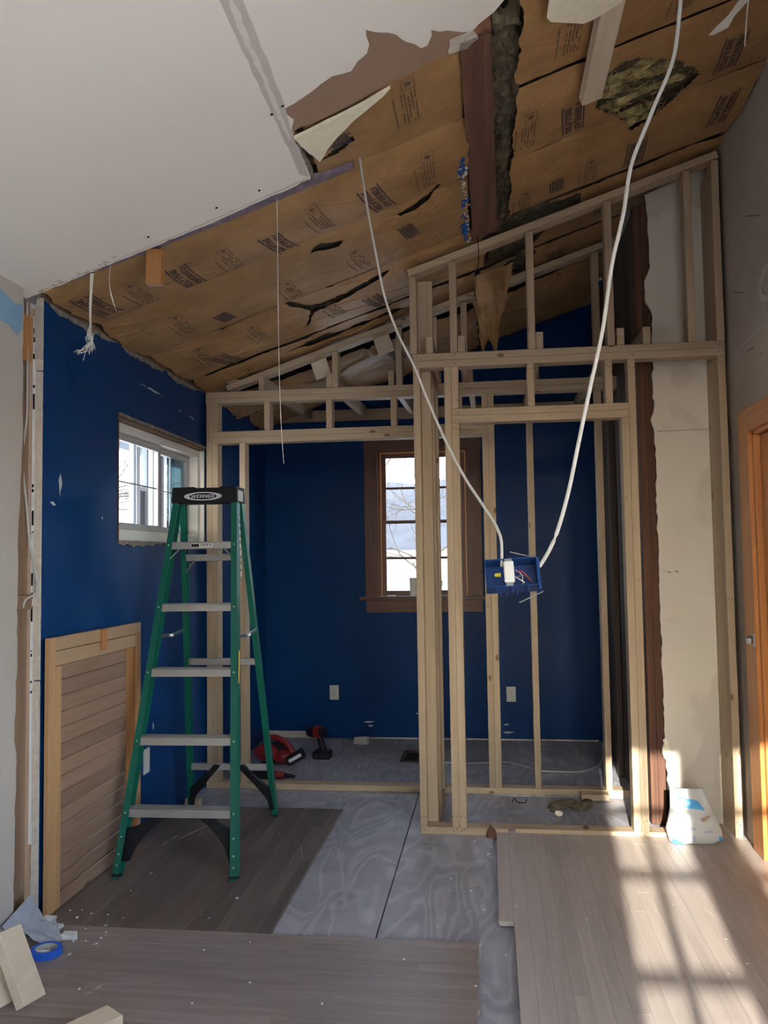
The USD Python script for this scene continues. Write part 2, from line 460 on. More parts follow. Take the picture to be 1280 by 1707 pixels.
M['hill'] = plain('wooded_hill', (.040, .047, .062), .95, noise=.3, nscale=.35)
M['neighbour'] = plain('neighbour_siding', (.80, .66, .60), .8, noise=.05)
M['roofing'] = plain('roofing', (.25, .23, .23), .9)

# ------------------------------------------------------------------ the setting: floor
LX, RX, FY, BACK = -1.82, 1.235, 6.66, -2.2      # left wall, right wall, far wall, rear wall
floor = thing('floor', kind='structure')
obj('underfloor', box(-2.1, 1.6, BACK, 6.9, -.3, -.022), M['void'], floor)


def grid_panel(poly, top, thick, edge_seed=None):
    return prism(poly, (0, 0, top - thick), (1, 0, 0), (0, 1, 0), thick)


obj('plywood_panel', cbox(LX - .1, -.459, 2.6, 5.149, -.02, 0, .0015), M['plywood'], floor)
edge = jag([(-.068, 2.6), (-.072, 3.35), (-.066, 3.8), (-.030, 4.2), (-.012, 4.38)], .004, .025, 3)
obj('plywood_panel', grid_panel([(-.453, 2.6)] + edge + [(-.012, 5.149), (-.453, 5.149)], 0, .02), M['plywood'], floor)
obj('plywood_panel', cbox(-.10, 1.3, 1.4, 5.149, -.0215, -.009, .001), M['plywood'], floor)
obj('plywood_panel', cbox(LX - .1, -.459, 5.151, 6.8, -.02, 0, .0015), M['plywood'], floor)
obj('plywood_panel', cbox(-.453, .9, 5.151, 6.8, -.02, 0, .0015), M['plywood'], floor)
obj('rear_floor', box(-2.0, 1.5, BACK, 1.4, -.02, .0185), M['oak_x'], floor)

W = .0572
OT = .019
rr = random.Random(5)


def strips_y(x0, x1, y0, y1, m, far=None, near=None):
    """oak strips running in depth, butt joints staggered"""
    k = 0
    x = x0
    while x < x1 - .004:
        xe = min(x + W, x1)
        ya = near(x) if near else y0
        yb = far(x) if far else y1
        cuts = [ya]
        p = ya - rr.uniform(0, .8)
        while True:
            p += rr.uniform(.75, 1.5)
            if p > yb - .2:
                break
            if p > ya + .2:
                cuts.append(p)
        cuts.append(yb)
        for a, b in zip(cuts[:-1], cuts[1:]):
            obj('oak_strip', cbox(x + .0002, xe - .0002, a + .0002, b - .0002, .0005, OT + rr.uniform(-.0003, .0003), .0004), m, floor)
        x = xe
        k += 1


def strips_x(y0, y1, x0, x1f, m, step=W):
    y = y1
    while y > y0 + .004:
        ya = max(y - step, y0)
        x1 = x1f(y)
        cuts = [x0]
        p = x0 - rr.uniform(0, .8)
        while True:
            p += rr.uniform(.6, 1.3)
            if p > x1 - .2:
                break
            if p > x0 + .2:
                cuts.append(p)
        cuts.append(x1)
        for a, b in zip(cuts[:-1], cuts[1:]):
            obj('oak_strip', cbox(a + .0002, b - .0002, ya + .0002, y - .0002, .0005, OT + rr.uniform(-.0003, .0003), .0004), m, floor)
        y = ya


strips_y(LX + .003, -.855, 3.15, 4.72, M['oak_dark'])
strips_x(1.42, 3.145, LX + .003, lambda y: -.066 + rr.uniform(-.006, .006) if y > 1.7 else 1.22, M['oak_x'])
strips_y(.0625, RX - .003, 1.42, 4.385, M['oak_dusty'])
strips_y(.889, RX - .003, 4.386, 4.619, M['oak_dusty'])
obj('oak_strip', cbox(.004, .062, 3.335, 4.385, .0005, OT, .0006), M['oak_dusty'], floor)

# ------------------------------------------------------------------ the setting: left wall
wl = thing('wall_left', kind='structure')
W1 = (3.925, 5.20, 1.535, 2.155)   # window opening y0, y1, z0, z1


def left_top(y):
    return float(cz(LX)) - .005


ragged = jag([(3.223, left_top(0)), (3.219, 2.2), (3.226, 1.6), (3.218, 1.0), (3.222, .5), (3.22, 0)], .002, .03, 11)
blue_poly = Polygon(ragged + [(6.82, 0), (6.82, left_top(0))], [[(W1[0], W1[2]), (W1[1], W1[2]), (W1[1], W1[3]), (W1[0], W1[3])]])
obj('blue_drywall', wall_x(blue_poly, LX - .026, LX), M['blue_wall'], wl)
obj('wall_core', wall_x(Polygon([(3.26, 0), (6.82, 0), (6.82, 2.6), (3.26, 2.6)], [[(W1[0], W1[2]), (W1[1], W1[2]), (W1[1], W1[3]), (W1[0], W1[3])]]), LX - .16, LX - .027), M['gap_stud'], wl)
white_edge = jag([(3.062, 2.52), (3.066, 1.9), (3.040, 1.5), (3.045, 1.1), (3.030, .75), (3.045, .7), (3.04, .3), (3.035, .02)], .003, .035, 12)
obj('white_drywall', wall_x(Polygon(white_edge + [(BACK, .02), (BACK, 2.52)]), LX - .018, LX), M['white_wall'], wl)
obj('white_core', wall_x(Polygon([(BACK, 0), (3.02, 0), (3.02, 2.55), (BACK, 2.55)]), LX - .16, LX - .019), M['white_wall'], wl)
band = jag([(3.055, 2.355), (2.95, 2.345), (2.5, 2.35), (1.5, 2.35)], .010, .04, 13)
obj('paint_band', wall_x(Polygon(band + jag([(1.5, 2.46), (2.9, 2.465), (3.0, 2.44), (3.055, 2.455)], .008, .04, 14)), LX, LX + .0012), M['pale_blue'], wl, label='pale blue paint band along the top of the white wall')
obj('stud', cbox(LX - .15, LX - .048, 3.03, 3.195, 0, 2.53), M['gap_stud'], wl, label='weathered stud bared in the gap')
obj('stud_block', cbox(LX - .15, LX - .038, 3.07, 3.195, 2.25, 2.44), M['pine_orange'], wl)
obj('stud_block', cbox(LX - .15, LX - .03, 3.05, 3.20, 1.24, 1.30), M['gap_stud'], wl)
for a, b in ((0, .95), (.95, 2.22), (2.22, 2.53)):
    pl = jag([(LX - .029, a + .003), (LX - .029, b - .003)], .0015, .03, int(a * 100) + 3)
    obj('drywall_edge', wall_y(Polygon(pl + [(LX - .002, b - .003), (LX - .002, a + .003)]), 3.206, 3.2185), M['gypsum_edge'], wl)
obj('torn_paper', wall_y(Polygon(jag([(LX - .028, 2.27), (LX - .03, 2.5), (LX + .006, 2.49), (LX + .004, 2.27)], .002, .03, 4, True)), 3.198, 3.2055), M['white_wall'], wl)
ms = []
r2 = random.Random(3)
z = .9
while z < 2.42:
    h = r2.choice([.006, .01, .02, .05]) * r2.uniform(.6, 1.3)
    if r2.random() < .7:
        ms.append(box(LX - .0395 + r2.uniform(0, .002), LX - .0305 - r2.uniform(0, .002), 3.2035, 3.205, z, z + h))
    z += h + r2.uniform(.006, .05)
obj('paper_strip', cbox(LX - .041, LX - .0295, 3.205, 3.215, .3, 2.45, .0005), M['label_white'], wl)
obj('edge_printing', ms, M['black'], wl, kind='stuff')
# scuffs and the ragged scrape under the ceiling, each its own shape
sc = []
for i, (y, z, l, h) in enumerate([(4.35, 2.37, .35, .006), (4.75, 2.33, .10, .005), (4.95, 2.32, .12, .006), (3.36, 1.78, .03, .07), (3.3, 1.68, .05, .012), (3.75, 1.64, .02, .01), (4.3, 1.6, .03, .012), (3.3, .32, .015, .05), (3.32, .18, .02, .06), (4.36, .55, .02, .03)]):
    sc.append(wall_x(Polygon(jag([(y - l / 2, z), (y, z - h), (y + l / 2, z - .01), (y, z + h * .4)], .003, .02, 40 + i, True)).buffer(0), LX, LX + .0012))
obj('paint_scuff', sc, M['scuff'], wl, kind='stuff')
scr = []
for i, (a, b) in enumerate([(3.25, 3.9), (3.95, 4.5), (4.55, 5.1), (5.2, 5.8)]):
    p = jag([(a, left_top(0) - .002), (a + .1, left_top(0) - .03), (b - .1, left_top(0) - .022), (b, left_top(0) - .002)], .005, .03, 60 + i, False)
    scr.append(wall_x(Polygon(p).buffer(0), LX, LX + .006))
obj('scraped_edge', scr, M['ledge'], wl)

# window_1: white sliding window in the blue wall
w1 = thing('window_1', kind='structure')
y0, y1, z0, z1 = W1
X0, X1 = LX - .13, LX - .035
obj('reveal_board', cbox(LX - .16, LX + .004, y0 - .012, y0, z0 - .01, z1 + .01), M['old_z'], w1)
obj('reveal_board', cbox(LX - .16, LX - .003, y0, y1, z1 - .014, z1), M['gap_stud'], w1)
obj('reveal_board', cbox(LX - .16, LX - .002, y0, y1, z0, z0 + .012), M['vinyl'], w1)
fr = .045
obj('frame', [cbox(X0, X1, y0 + .002, y1 - .002, z1 - .014 - fr, z1 - .015), cbox(X0, X1, y0 + .002, y1 - .002, z0 + .013, z0 + .013 + fr),
              cbox(X0, X1, y0 + .002, y0 + fr * .5, z0 + .05, z1 - .05), cbox(X0 - .03, LX - .004, y1 - .014, y1 - .0005, z0 + .012, z1 - .015), cbox(X0, X1, y1 - fr, y1 - .014, z0 + .05, z1 - .05)], M['vinyl'], w1)
for (a, b, xs) in ((y0 + .03, 4.61, LX - .075), (4.57, y1 - .045, LX - .105)):
    zt, zb = z1 - .06, z0 + .06
    s = .036
    sash = obj('sash', [cbox(xs - .014, xs + .014, a, b, zt - s, zt), cbox(xs - .014, xs + .014, a, b, zb, zb + s),
                        cbox(xs - .014, xs + .014, a, a + s * .6, zb + s, zt - s), cbox(xs - .014, xs + .014, b - s, b, zb + s, zt - s)], M['sash_grey'], w1)
    obj('pane', cbox(xs - .002, xs + .002, a + s * .5, b - s * .8, zb + s * .8, zt - s * .8, .0003), M['glass'], sash)
    ym = (a + b) / 2
    obj('muntin', cbox(xs - .006, xs + .006, ym - .004, ym + .004, zb + s, zt - s), M['grille'], sash)
    obj('muntin', cbox(xs - .006, xs + .006, a + s * .6, b - s, (zb + zt) / 2 - .003, (zb + zt) / 2 + .003), M['grille'], sash)
obj('insect_screen', cbox(LX - .124, LX - .123, 4.86, y1 - .05, z0 + .06, z1 - .06, .0002), M['screen'], w1)
br = jag([(y0 - .01, z1), (y0, z1 + .018), (y0 + .4, z1 + .016), (y1 - .3, z1 + .014), (y1, z1 + .01), (y1, z1)], .003, .03, 71)
obj('broken_edge', wall_x(Polygon(br).buffer(0), LX, LX + .008), M['ledge'], w1)
br = jag([(y0 - .01, z0 - .002), (y0, z0 - .018), (y0 + .25, z0 - .028), (y0 + .5, z0 - .012), (y0 + .75, z0 - .006), (y1, z0 - .002)], .005, .02, 72)
obj('broken_edge', wall_x(Polygon(br).buffer(0), LX, LX + .007), M['ledge'], w1)

# ------------------------------------------------------------------ the setting: far wall with the brown window
W2 = (-.892, -.158, 1.125, 2.308)
wb = thing('wall_back', kind='structure')
top = lambda x: float(cz(x)) + .17
obj('blue_drywall', wall_y(Polygon([(LX, 0), (1.0, 0), (1.0, top(1.0)), (LX, top(LX))], [[(W2[0], W2[2]), (W2[1], W2[2]), (W2[1], W2[3]), (W2[0], W2[3])]]), FY, FY + .15), M['blue_wall'], wb)
obj('bottom_strip', [cbox(-1.8, -1.35, FY - .012, FY - .001, .002, .055), cbox(-1.10, .80, FY - .010, FY - .001, .002, .012)], M['gypsum_edge'], wb)
ms = []
for i, (x, z, l) in enumerate([(-.98, .13, .10), (-.97, .10, .05), (-.60, .2, .02), (.12, .06, .10), (.10, .12, .05), (.02, 2.05, .02)]):
    ms.append(wall_y(Polygon(jag([(x - l / 2, z), (x, z - .008), (x + l / 2, z + .004), (x, z + .008)], .003, .02, 90 + i, True)).buffer(0), FY - .0015, FY))
obj('paint_scuff', ms, M['scuff'], wb, kind='stuff')

w2 = thing('window_2', kind='structure')
a, b, c, d = W2
oa, ob = -.995, -.058
obj('side_casing', cbox(oa, a + .005, FY - .02, FY, 1.12, 2.40), M['trim_z'], w2)
obj('side_casing', cbox(b - .005, ob, FY - .02, FY, 1.12, 2.40), M['trim_z'], w2)
obj('head_casing', cbox(oa - .004, ob + .004, FY - .022, FY, d - .004, 2.405), M['trim_x'], w2)
obj('stool', cbox(oa - .045, ob + .045, FY - .055, FY + .05, c - .028, c), M['trim_x'], w2)
obj('apron', cbox(oa + .005, ob - .005, FY - .018, FY, .998, c - .029), M['trim_x'], w2)
obj('jamb', [cbox(a, a + .02, FY, FY + .14, c, d), cbox(b - .02, b, FY, FY + .14, c, d), cbox(a, b, FY, FY + .14, d - .02, d)], M['trim_z'], w2)
obj('stop', [cbox(a + .02, a + .032, FY + .006, FY + .018, c, d - .02), cbox(b - .032, b - .02, FY + .006, FY + .018, c, d - .02), cbox(a + .02, b - .02, FY + .006, FY + .018, d - .034, d - .02)], M['door_z'], w2)
mid = 1.722
for (zb, zt, ys) in ((c + .002, mid + .012, FY + .04), (mid - .012, d - .022, FY + .075)):
    xa, xb = a + .022, b - .022
    s = .042
    sash = obj('sash', [cbox(xa, xa + s, ys - .016, ys + .016, zb, zt), cbox(xb - s, xb, ys - .016, ys + .016, zb, zt),
                        cbox(xa + s, xb - s, ys - .016, ys + .016, zt - (.026 if zb < 1.5 else .042), zt), cbox(xa + s, xb - s, ys - .016, ys + .016, zb, zb + (.042 if zb < 1.5 else .026))], M['trim_z'], w2)
    obj('pane', cbox(xa + s * .8, xb - s * .8, ys - .002, ys + .002, zb + .02, zt - .02, .0003), M['glass'], sash)
    zm = (zb + zt) / 2
    obj('muntin', cbox(xa + s, xb - s, ys - .008, ys + .008, zm - .009, zm + .009), M['trim_x'], sash)
    xm = (xa + xb) / 2 + .02
    obj('muntin', cbox(xm - .009, xm + .009, ys - .008, ys + .008, zb + .03, zt - .03), M['trim_z'], sash)

# ------------------------------------------------------------------ right side of the far room, closet drywall, right wall, rear wall
ws = thing('wall_far_right', kind='structure')
y = 4.73
k = 0
while y < FY - .01:
    ye = min(y + .185, FY - .001)
    obj('sheathing_board', cbox(.832, .86 + (k % 2) * .004, y + .002, ye - .002, 0, float(cz(.83)) - .05), M['sheath'], ws)
    y = ye
    k += 1
obj('core', box(.87, 1.0, 4.76, FY - .001, 0, 3.36), M['void'], ws)
obj('stud', cbox(.822, .860, 4.642, 4.728, 0, float(cz(.82)) - .05), M['old_z'], ws, label='old dark stud at the torn drywall edge')
obj('stud', cbox(.8605, .900, 4.642, 4.728, 0, float(cz(.86)) - .05), M['old_z'], ws, label='old dark stud at the torn drywall edge')
obj('stud', cbox(.792, .830, 5.60, 5.689, 0, float(cz(.79)) - .05), M['sheath'], ws)

wc = thing('wall_closet', kind='structure')
YD = 4.622
KX = YD / 4.482
left = jag([(x * KX, z) for x, z in [(.905, 0), (.895, .12), (.872, .30), (.855, .40), (.872, .46), (.868, 1.2), (.872, 1.9), (.868, 2.1), (.852, 2.16), (.872, 2.22), (.872, 2.5), (.875, 2.74), (.845, 2.80), (.842, 2.92), (.875, 3.0), (.868, 3.3), (.858, 3.40)]], .0035, .03, 21)
poly = Polygon(left + [(RX, float(cz(RX)) + .0), (RX, 0)])
obj('drywall', wall_y(poly, YD, YD + .014), M['closet_wall'], wc)
obj('paper_lip', wall_y(Polygon([(x * KX, z) for x, z in jag([(.905, .03), (.875, .30), (.857, .40), (.874, .46), (.885, .44), (.905, .30), (.925, .05)], .004, .02, 22, True)]).buffer(0), YD - .003, YD - .0002), M['gypsum'], wc)
obj('backing', box(.905, RX, 4.64, 4.73, 0, 3.38), M['void'], wc)
cr = [wall_y(Polygon(jag([(.912, 1.34), (.95, 1.336), (1.0, 1.334), (.95, 1.330)], .003, .012, 23, True)).buffer(0), YD - .0008, YD + .0002)]
obj('crack', cr, M['void'], wc)
obj('joint_ridge', wall_y(Polygon([(.91, 2.088), (1.19, 2.092), (1.19, 2.096), (.91, 2.093)]), YD - .0015, YD + .0002), M['grey_wall'], wc)

D1 = (3.28, 4.085, 2.0)     # door opening y0, y1, top
wr = thing('wall_right', kind='structure')
hole_d = [(D1[0], 0.0), (D1[1], 0.0), (D1[1], D1[2]), (D1[0], D1[2])]
hole_w = [(-1.5, .45), (1.5, .45), (1.5, 2.15), (-1.5, 2.15)]
rw = Polygon([(BACK, 0), (6.82, 0), (6.82, float(cz(RX)) + .17), (BACK, float(cz(RX)) + .17)], [hole_w]).difference(Polygon(hole_d))
obj('drywall', wall_x(rw, RX, RX + .14), M['grey_wall'], wr)
obj('seam_ridge', cbox(RX - .003, RX, 2.3, 4.36, 2.425, 2.433, .0008), M['grey_patch'], wr)
obj('compound_patch', wall_x(affinity.scale(Point(3.76, 2.61).buffer(1), .16, .10), RX - .002, RX), M['grey_wall'], wr)
obj('patch_ring', wall_x(affinity.scale(Point(3.75, 2.61).buffer(1), .14, .085).difference(affinity.scale(Point(3.735, 2.615).buffer(1), .115, .065)), RX - .006, RX), M['grey_patch'], wr)
ms = []
for i, (y, z, l, s) in enumerate([(4.2, 2.70, .16, .35), (3.95, 2.98, .2, .4), (4.05, 2.38, .10, .05), (4.22, 2.16, .02, 1.2), (3.9, 2.32, .015, 1.5)]):
    ms.append(bar((RX, y - l / 2, z - s * l / 2), (RX, y + l / 2, z + s * l / 2), .0012, .003, c=.0003))
obj('scratch', ms, M['void'], wr, kind='stuff')
d1 = thing('door_1', kind='structure')
obj('side_casing', cbox(RX - .02, RX, D1[1], D1[1] + .152, .019, D1[2] + .11), M['door_z'], d1)
obj('head_casing', cbox(RX - .021, RX, D1[0] - .15, D1[1] - .001, D1[2] + .0, D1[2] + .11), M['door_y'], d1)
obj('side_casing', cbox(RX - .02, RX, D1[0] - .15, D1[0], .019, D1[2] - .001), M['door_z'], d1)
obj('jamb', [cbox(RX, RX + .13, D1[1] - .02, D1[1], .019, D1[2]), cbox(RX, RX + .13, D1[0], D1[0] + .02, .019, D1[2]), cbox(RX, RX + .13, D1[0], D1[1], D1[2] - .02, D1[2])], M['door_z'], d1)
leaf = obj('leaf', cbox(RX + .035, RX + .075, D1[0] + .022, D1[1] - .022, .03, D1[2] - .022), M['door_z'], d1)
obj('leaf_stile', cbox(RX + .028, RX + .036, D1[1] - .14, D1[1] - .024, .03, D1[2] - .024), M['door_z'], leaf)
obj('strike', [cbox(RX - .026, RX - .019, D1[1] + .004, D1[1] + .05, .99, 1.05), lathe([(0, 0), (.018, 0), (.022, .012), (.012, .03), (0, .032)], (0, 0, 0)).apply_transform(np.array([[0, 0, -1, RX - .026], [0, 1, 0, 4.112], [1, 0, 0, 1.02], [0, 0, 0, 1.]]))], M['steel'], d1)
obj('door_outside_board', box(RX + .14, RX + .2, 3.0, 4.4, -.1, 2.4), M['void'], d1)

# unseen right wall window added for sky light from the side, and the rear wall with two small-paned windows that let the sun in
w3 = thing('window_3', kind='structure')
for (ya, yb) in ((-1.5, .0), (.0, 1.5)):
    obj('frame', [cbox(RX + .02, RX + .09, ya, ya + .05, .45, 2.15), cbox(RX + .02, RX + .09, yb - .05, yb, .45, 2.15), cbox(RX + .02, RX + .09, ya + .05, yb - .05, .45, .50), cbox(RX + .02, RX + .09, ya + .05, yb - .05, 2.10, 2.15)], M['vinyl'], w3)
    obj('pane', cbox(RX + .05, RX + .055, ya + .05, yb - .05, .50, 2.10, .0005), M['glass'], w3)
RW = [(.0, .345), (.585, 1.0)]
wz0, wz1 = .62, 2.45
holes = [[(xa, wz0), (xb, wz0), (xb, wz1), (xa, wz1)] for xa, xb in RW]
wrear = thing('wall_rear', kind='structure')
obj('drywall', wall_y(Polygon([(-2.1, 0), (1.5, 0), (1.5, 3.62), (-2.1, 2.44)], holes), BACK, BACK + .05), M['white_wall'], wrear)
for (xa, xb), xm in zip(RW, (.155, .79)):
    w4 = thing('window_4' if xa < .1 else 'window_5', kind='structure')
    oz = (BACK + 2.0) * .305
    for zz in (2.148, 1.8645, 1.581, 1.2975, 1.014):
        obj('muntin', cbox(xa, xb, BACK + .012, BACK + .028, zz - .019, zz + .019, .001), M['vinyl'], w4)
    obj('pane', cbox(xa - .01, xb + .01, BACK + .018, BACK + .021, wz0 - .01, wz1 + .01, .0003), M['glass'], w4)
    obj('muntin', cbox(xm - .018, xm + .018, BACK + .012, BACK + .028, wz0, wz1, .001), M['vinyl'], w4)

# ------------------------------------------------------------------ the setting: ceiling
ceil = thing('ceiling', kind='structure')
torn_w = [(-.652, 2.755), (-.63, 2.70), (-.645, 2.62), (-.545, 2.59), (-.47, 2.555), (-.41, 2.57), (-.35, 2.515), (-.338, 2.405), (-.275, 2.46), (-.185, 2.60), (-.165, 2.60), (-.148, 2.53), (-.02, 2.62)]
edge_l = jag([(-1.90, 3.155), (-1.5, 3.152), (-1.1, 3.15), (-.663, 3.118)], .0035, .03, 31)
edge_r = jag([(.0, 2.60), (.085, 2.53), (.16, 2.40), (.32, 2.28), (.7, 2.22), (1.25, 2.15)], .008, .04, 32)
board_lo = jag([(-.645, 2.765), (-.55, 2.765), (-.40, 2.745), (-.28, 2.715), (-.165, 2.685), (-.10, 2.685), (-.03, 2.66)], .006, .025, 34)
outer = [(-1.90, BACK), (-1.90, 3.155)] + edge_l + [(-.660, 3.1)] + board_lo + edge_r + [(1.25, BACK)]
obj('drywall', ceil_prism(Polygon(outer), 0, .013), M['drywall_paper'], ceil)
white = [(-1.90, BACK)] + edge_l + [(-.660, 3.1), (-.652, 2.79)] + jag(torn_w, .004, .03, 35) + edge_r + [(1.25, BACK)]
obj('white_face', ceil_prism(Polygon(white), -.0016, -.0001), M['white_ceiling'], ceil)
obj('tape_joint', ceil_prism(Polygon(jag([(-.70, 1.2), (-.678, 2.055), (-.685, 2.6), (-.692, 3.05), (-.664, 3.10), (-.655, 2.79), (-.637, 2.6), (-.624, 2.09), (-.64, 1.2)], .0015, .05, 36, True)), -.0024, -.0016), M['tape_joint'], ceil)
obj('joint_crust', ceil_prism(Polygon(jag([(-.657, 1.3), (-.662, 2.1), (-.668, 2.5), (-.672, 2.8), (-.664, 2.8), (-.655, 2.5), (-.650, 2.3), (-.645, 2.1), (-.648, 1.3)], .003, .03, 37, True)).buffer(0), -.0029, -.0024), M['joint_crust'], ceil)
for x, y in ((-.686, 2.62), (-.644, 2.60), (-1.30, 3.06), (-1.02, 3.05), (-.85, 3.05)):
    obj('screw_head', ceil_prism(Point(x, y).buffer(.005), -.0034, -.0016), M['void'], ceil)
obj('corner_bead', ceil_prism(Polygon(jag([(-.659, 3.11), (-.650, 3.11), (-.644, 2.78), (-.652, 2.78)], .0015, .03, 38, True)), -.004, .02), M['ledge'], ceil, label='bent corner bead at the cut drywall edge')
obj('edge_line', ceil_prism(Polygon(jag([(-1.8, 3.135), (-1.2, 3.128), (-.67, 3.10), (-.67, 3.106), (-1.2, 3.134), (-1.8, 3.142)], .002, .03, 39, True)).buffer(0), -.0028, -.0016), M['tape_joint'], ceil)
cp = []
rp_ = np.random.default_rng(71)
for k in range(34):
    x, y = rp_.uniform(-1.80, -1.45), 3.148 - abs(rp_.normal(0, .022))
    r0 = rp_.uniform(.004, .014)
    g_ = Polygon(jag([(x - r0, y), (x, y - r0 * .6), (x + r0, y), (x, y + r0 * .6)], .002, .008, 300 + k, True)).buffer(0)
    if g_.area > 1e-6:
        cp.append(ceil_prism(g_, -.0042, -.0014))
obj('crumbled_plaster', cp, M['gypsum_edge'], ceil, kind='stuff')
obj('painted_nailer', ceil_prism(Polygon([(-1.75, 3.156), (-.5, 3.145), (-.5, 3.185), (-1.0, 3.20), (-1.75, 3.172)]), .006, .03), M['purple_paint'], ceil, label='nailing strip with old blue and purple overspray')
wedge = [(-.648, 2.775), (-.56, 2.765), (-.42, 2.745), (-.30, 2.715), (-.33, 2.745), (-.45, 2.82), (-.535, 2.90), (-.60, 2.99)]
obj('gypsum_wedge', ceil_prism(Polygon(jag(wedge, .002, .03, 43, True)).buffer(0), -.022, -.010), M['gypsum'], ceil, label='cream gypsum wedge left bare by the torn paper')
obj('plaster_lip', ceil_prism(Polygon(jag([(-.095, 2.62), (-.02, 2.615), (.0, 2.67), (-.04, 2.70), (-.10, 2.69)], .004, .02, 44, True)).buffer(0), -.004, .0), M['gypsum_edge'], ceil)
obj('roof_deck', ceil_prism(Polygon([(-2.3, BACK - .1), (1.6, BACK - .1), (1.6, 7.0), (-2.3, 7.0)]), .19, .25), M['roofing'], ceil)
ceil_crumbs = []
obj('eave_filler', [box(-2.0, -1.86, BACK, 6.8, 2.5, 2.75)], M['roofing'], ceil)

# ------------------------------------------------------------------ roof framing and insulation overhead
raf = [3.085, 3.675, 4.295, 4.915, 5.515, 6.095]
names = ['nearest', 'second', 'third', 'fourth', 'fifth', 'farthest']
pos = ['at the white ceiling edge', 'just beyond the white ceiling edge', 'over the front stud wall', 'between the two stud walls', 'over the rear stud wall', 'nearest the far blue wall']
for k, y in enumerate(raf):
    pieces = [(-1.8, -.07), (.135, 1.2 if y < 4.4 else .8)]
    xs = (-1.8, 1.2 if y < 4.4 else .8) if y > 4.4 else None
    t = thing('rafter', f'dark old rafter glimpsed between batts, {names[k]} of the six, {pos[k]}', 'rafter')
    for (xa, xb) in ([xs] if xs else pieces):
        obj('rafter_length', ceil_prism(Polygon([(xa, y - .019), (xb, y - .019), (xb, y + .019), (xa, y + .019)]), .042, .185), M['old_x'], t)

beam = thing('roof_beam', 'reddish brown old beam running between the torn insulation batts', 'beam')
obj('beam_timber', ceil_prism(Polygon(jag([(-.062, 2.655), (-.053, 4.33), (.076, 4.37), (.042, 2.665)], .0008, .08, 51, True)), -.004, .18), M['old_y'], beam)
obj('broken_end', ceil_prism(Polygon(jag([(-.06, 4.25), (-.065, 4.40), (.09, 4.40), (.085, 4.25), (.03, 4.3)], .006, .03, 52, True)).buffer(0), .004, .05), M['old_y'], beam)
fl = []
rb = np.random.default_rng(77)
for i in range(46):
    y = rb.uniform(3.42, 4.32)
    if 3.62 < y < 3.78:
        continue
    x = -.088 + rb.normal(0, .008)
    s = rb.uniform(.008, .022)
    p = jag([(x - s * .5, y), (x, y - s), (x + s * .5, y), (x, y + s)], .004, .01, 700 + i, True)
    fl.append(ceil_prism(Polygon(p).buffer(0), -.012 + rb.uniform(-.006, .004), -.006))
obj('blue_paint_flake', [f for f in fl if len(f.vertices)], M['blue_flake'], beam, kind='stuff')
fl = []
for i in range(40):
    y = rb.uniform(3.5, 4.35)
    x = -.078 + rb.normal(0, .008)
    s = rb.uniform(.005, .014)
    fl.append(ceil_prism(Polygon(jag([(x - s * .5, y), (x, y - s), (x + s * .6, y), (x, y + s)], .003, .01, 800 + i, True)).buffer(0), -.010, -.005))
obj('white_paint_flake', [f for f in fl if len(f.vertices)], M['label_white'], beam, kind='stuff')


def facing_z(x, y, b):
    v = np.clip((y - b['y0']) / (b['y1'] - b['y0']), 0, 1)
    p = np.stack([np.asarray(x) * 2.2, np.asarray(y) * 2.2, np.zeros_like(x)], -1)
    w = meshkit.fbm(p + 31.7 + b['seed'], 3, b['seed']) - .5
    p2 = np.stack([np.asarray(x) * 3.0 + np.asarray(y) * 5.0, np.asarray(y) * 7 - np.asarray(x) * 3, np.zeros_like(x)], -1)
    w2_ = np.abs(meshkit.noise(p2 + 3.1 + b['seed'], b['seed'] + 5) - .5)
    return cz(x) + .022 - b['bulge'] * np.sin(np.pi * v) ** .8 + b['wrinkle'] * w * 2 - .022 * b['wrinkle'] / .012 * (w2_ < .06) * (.06 - w2_) * 4


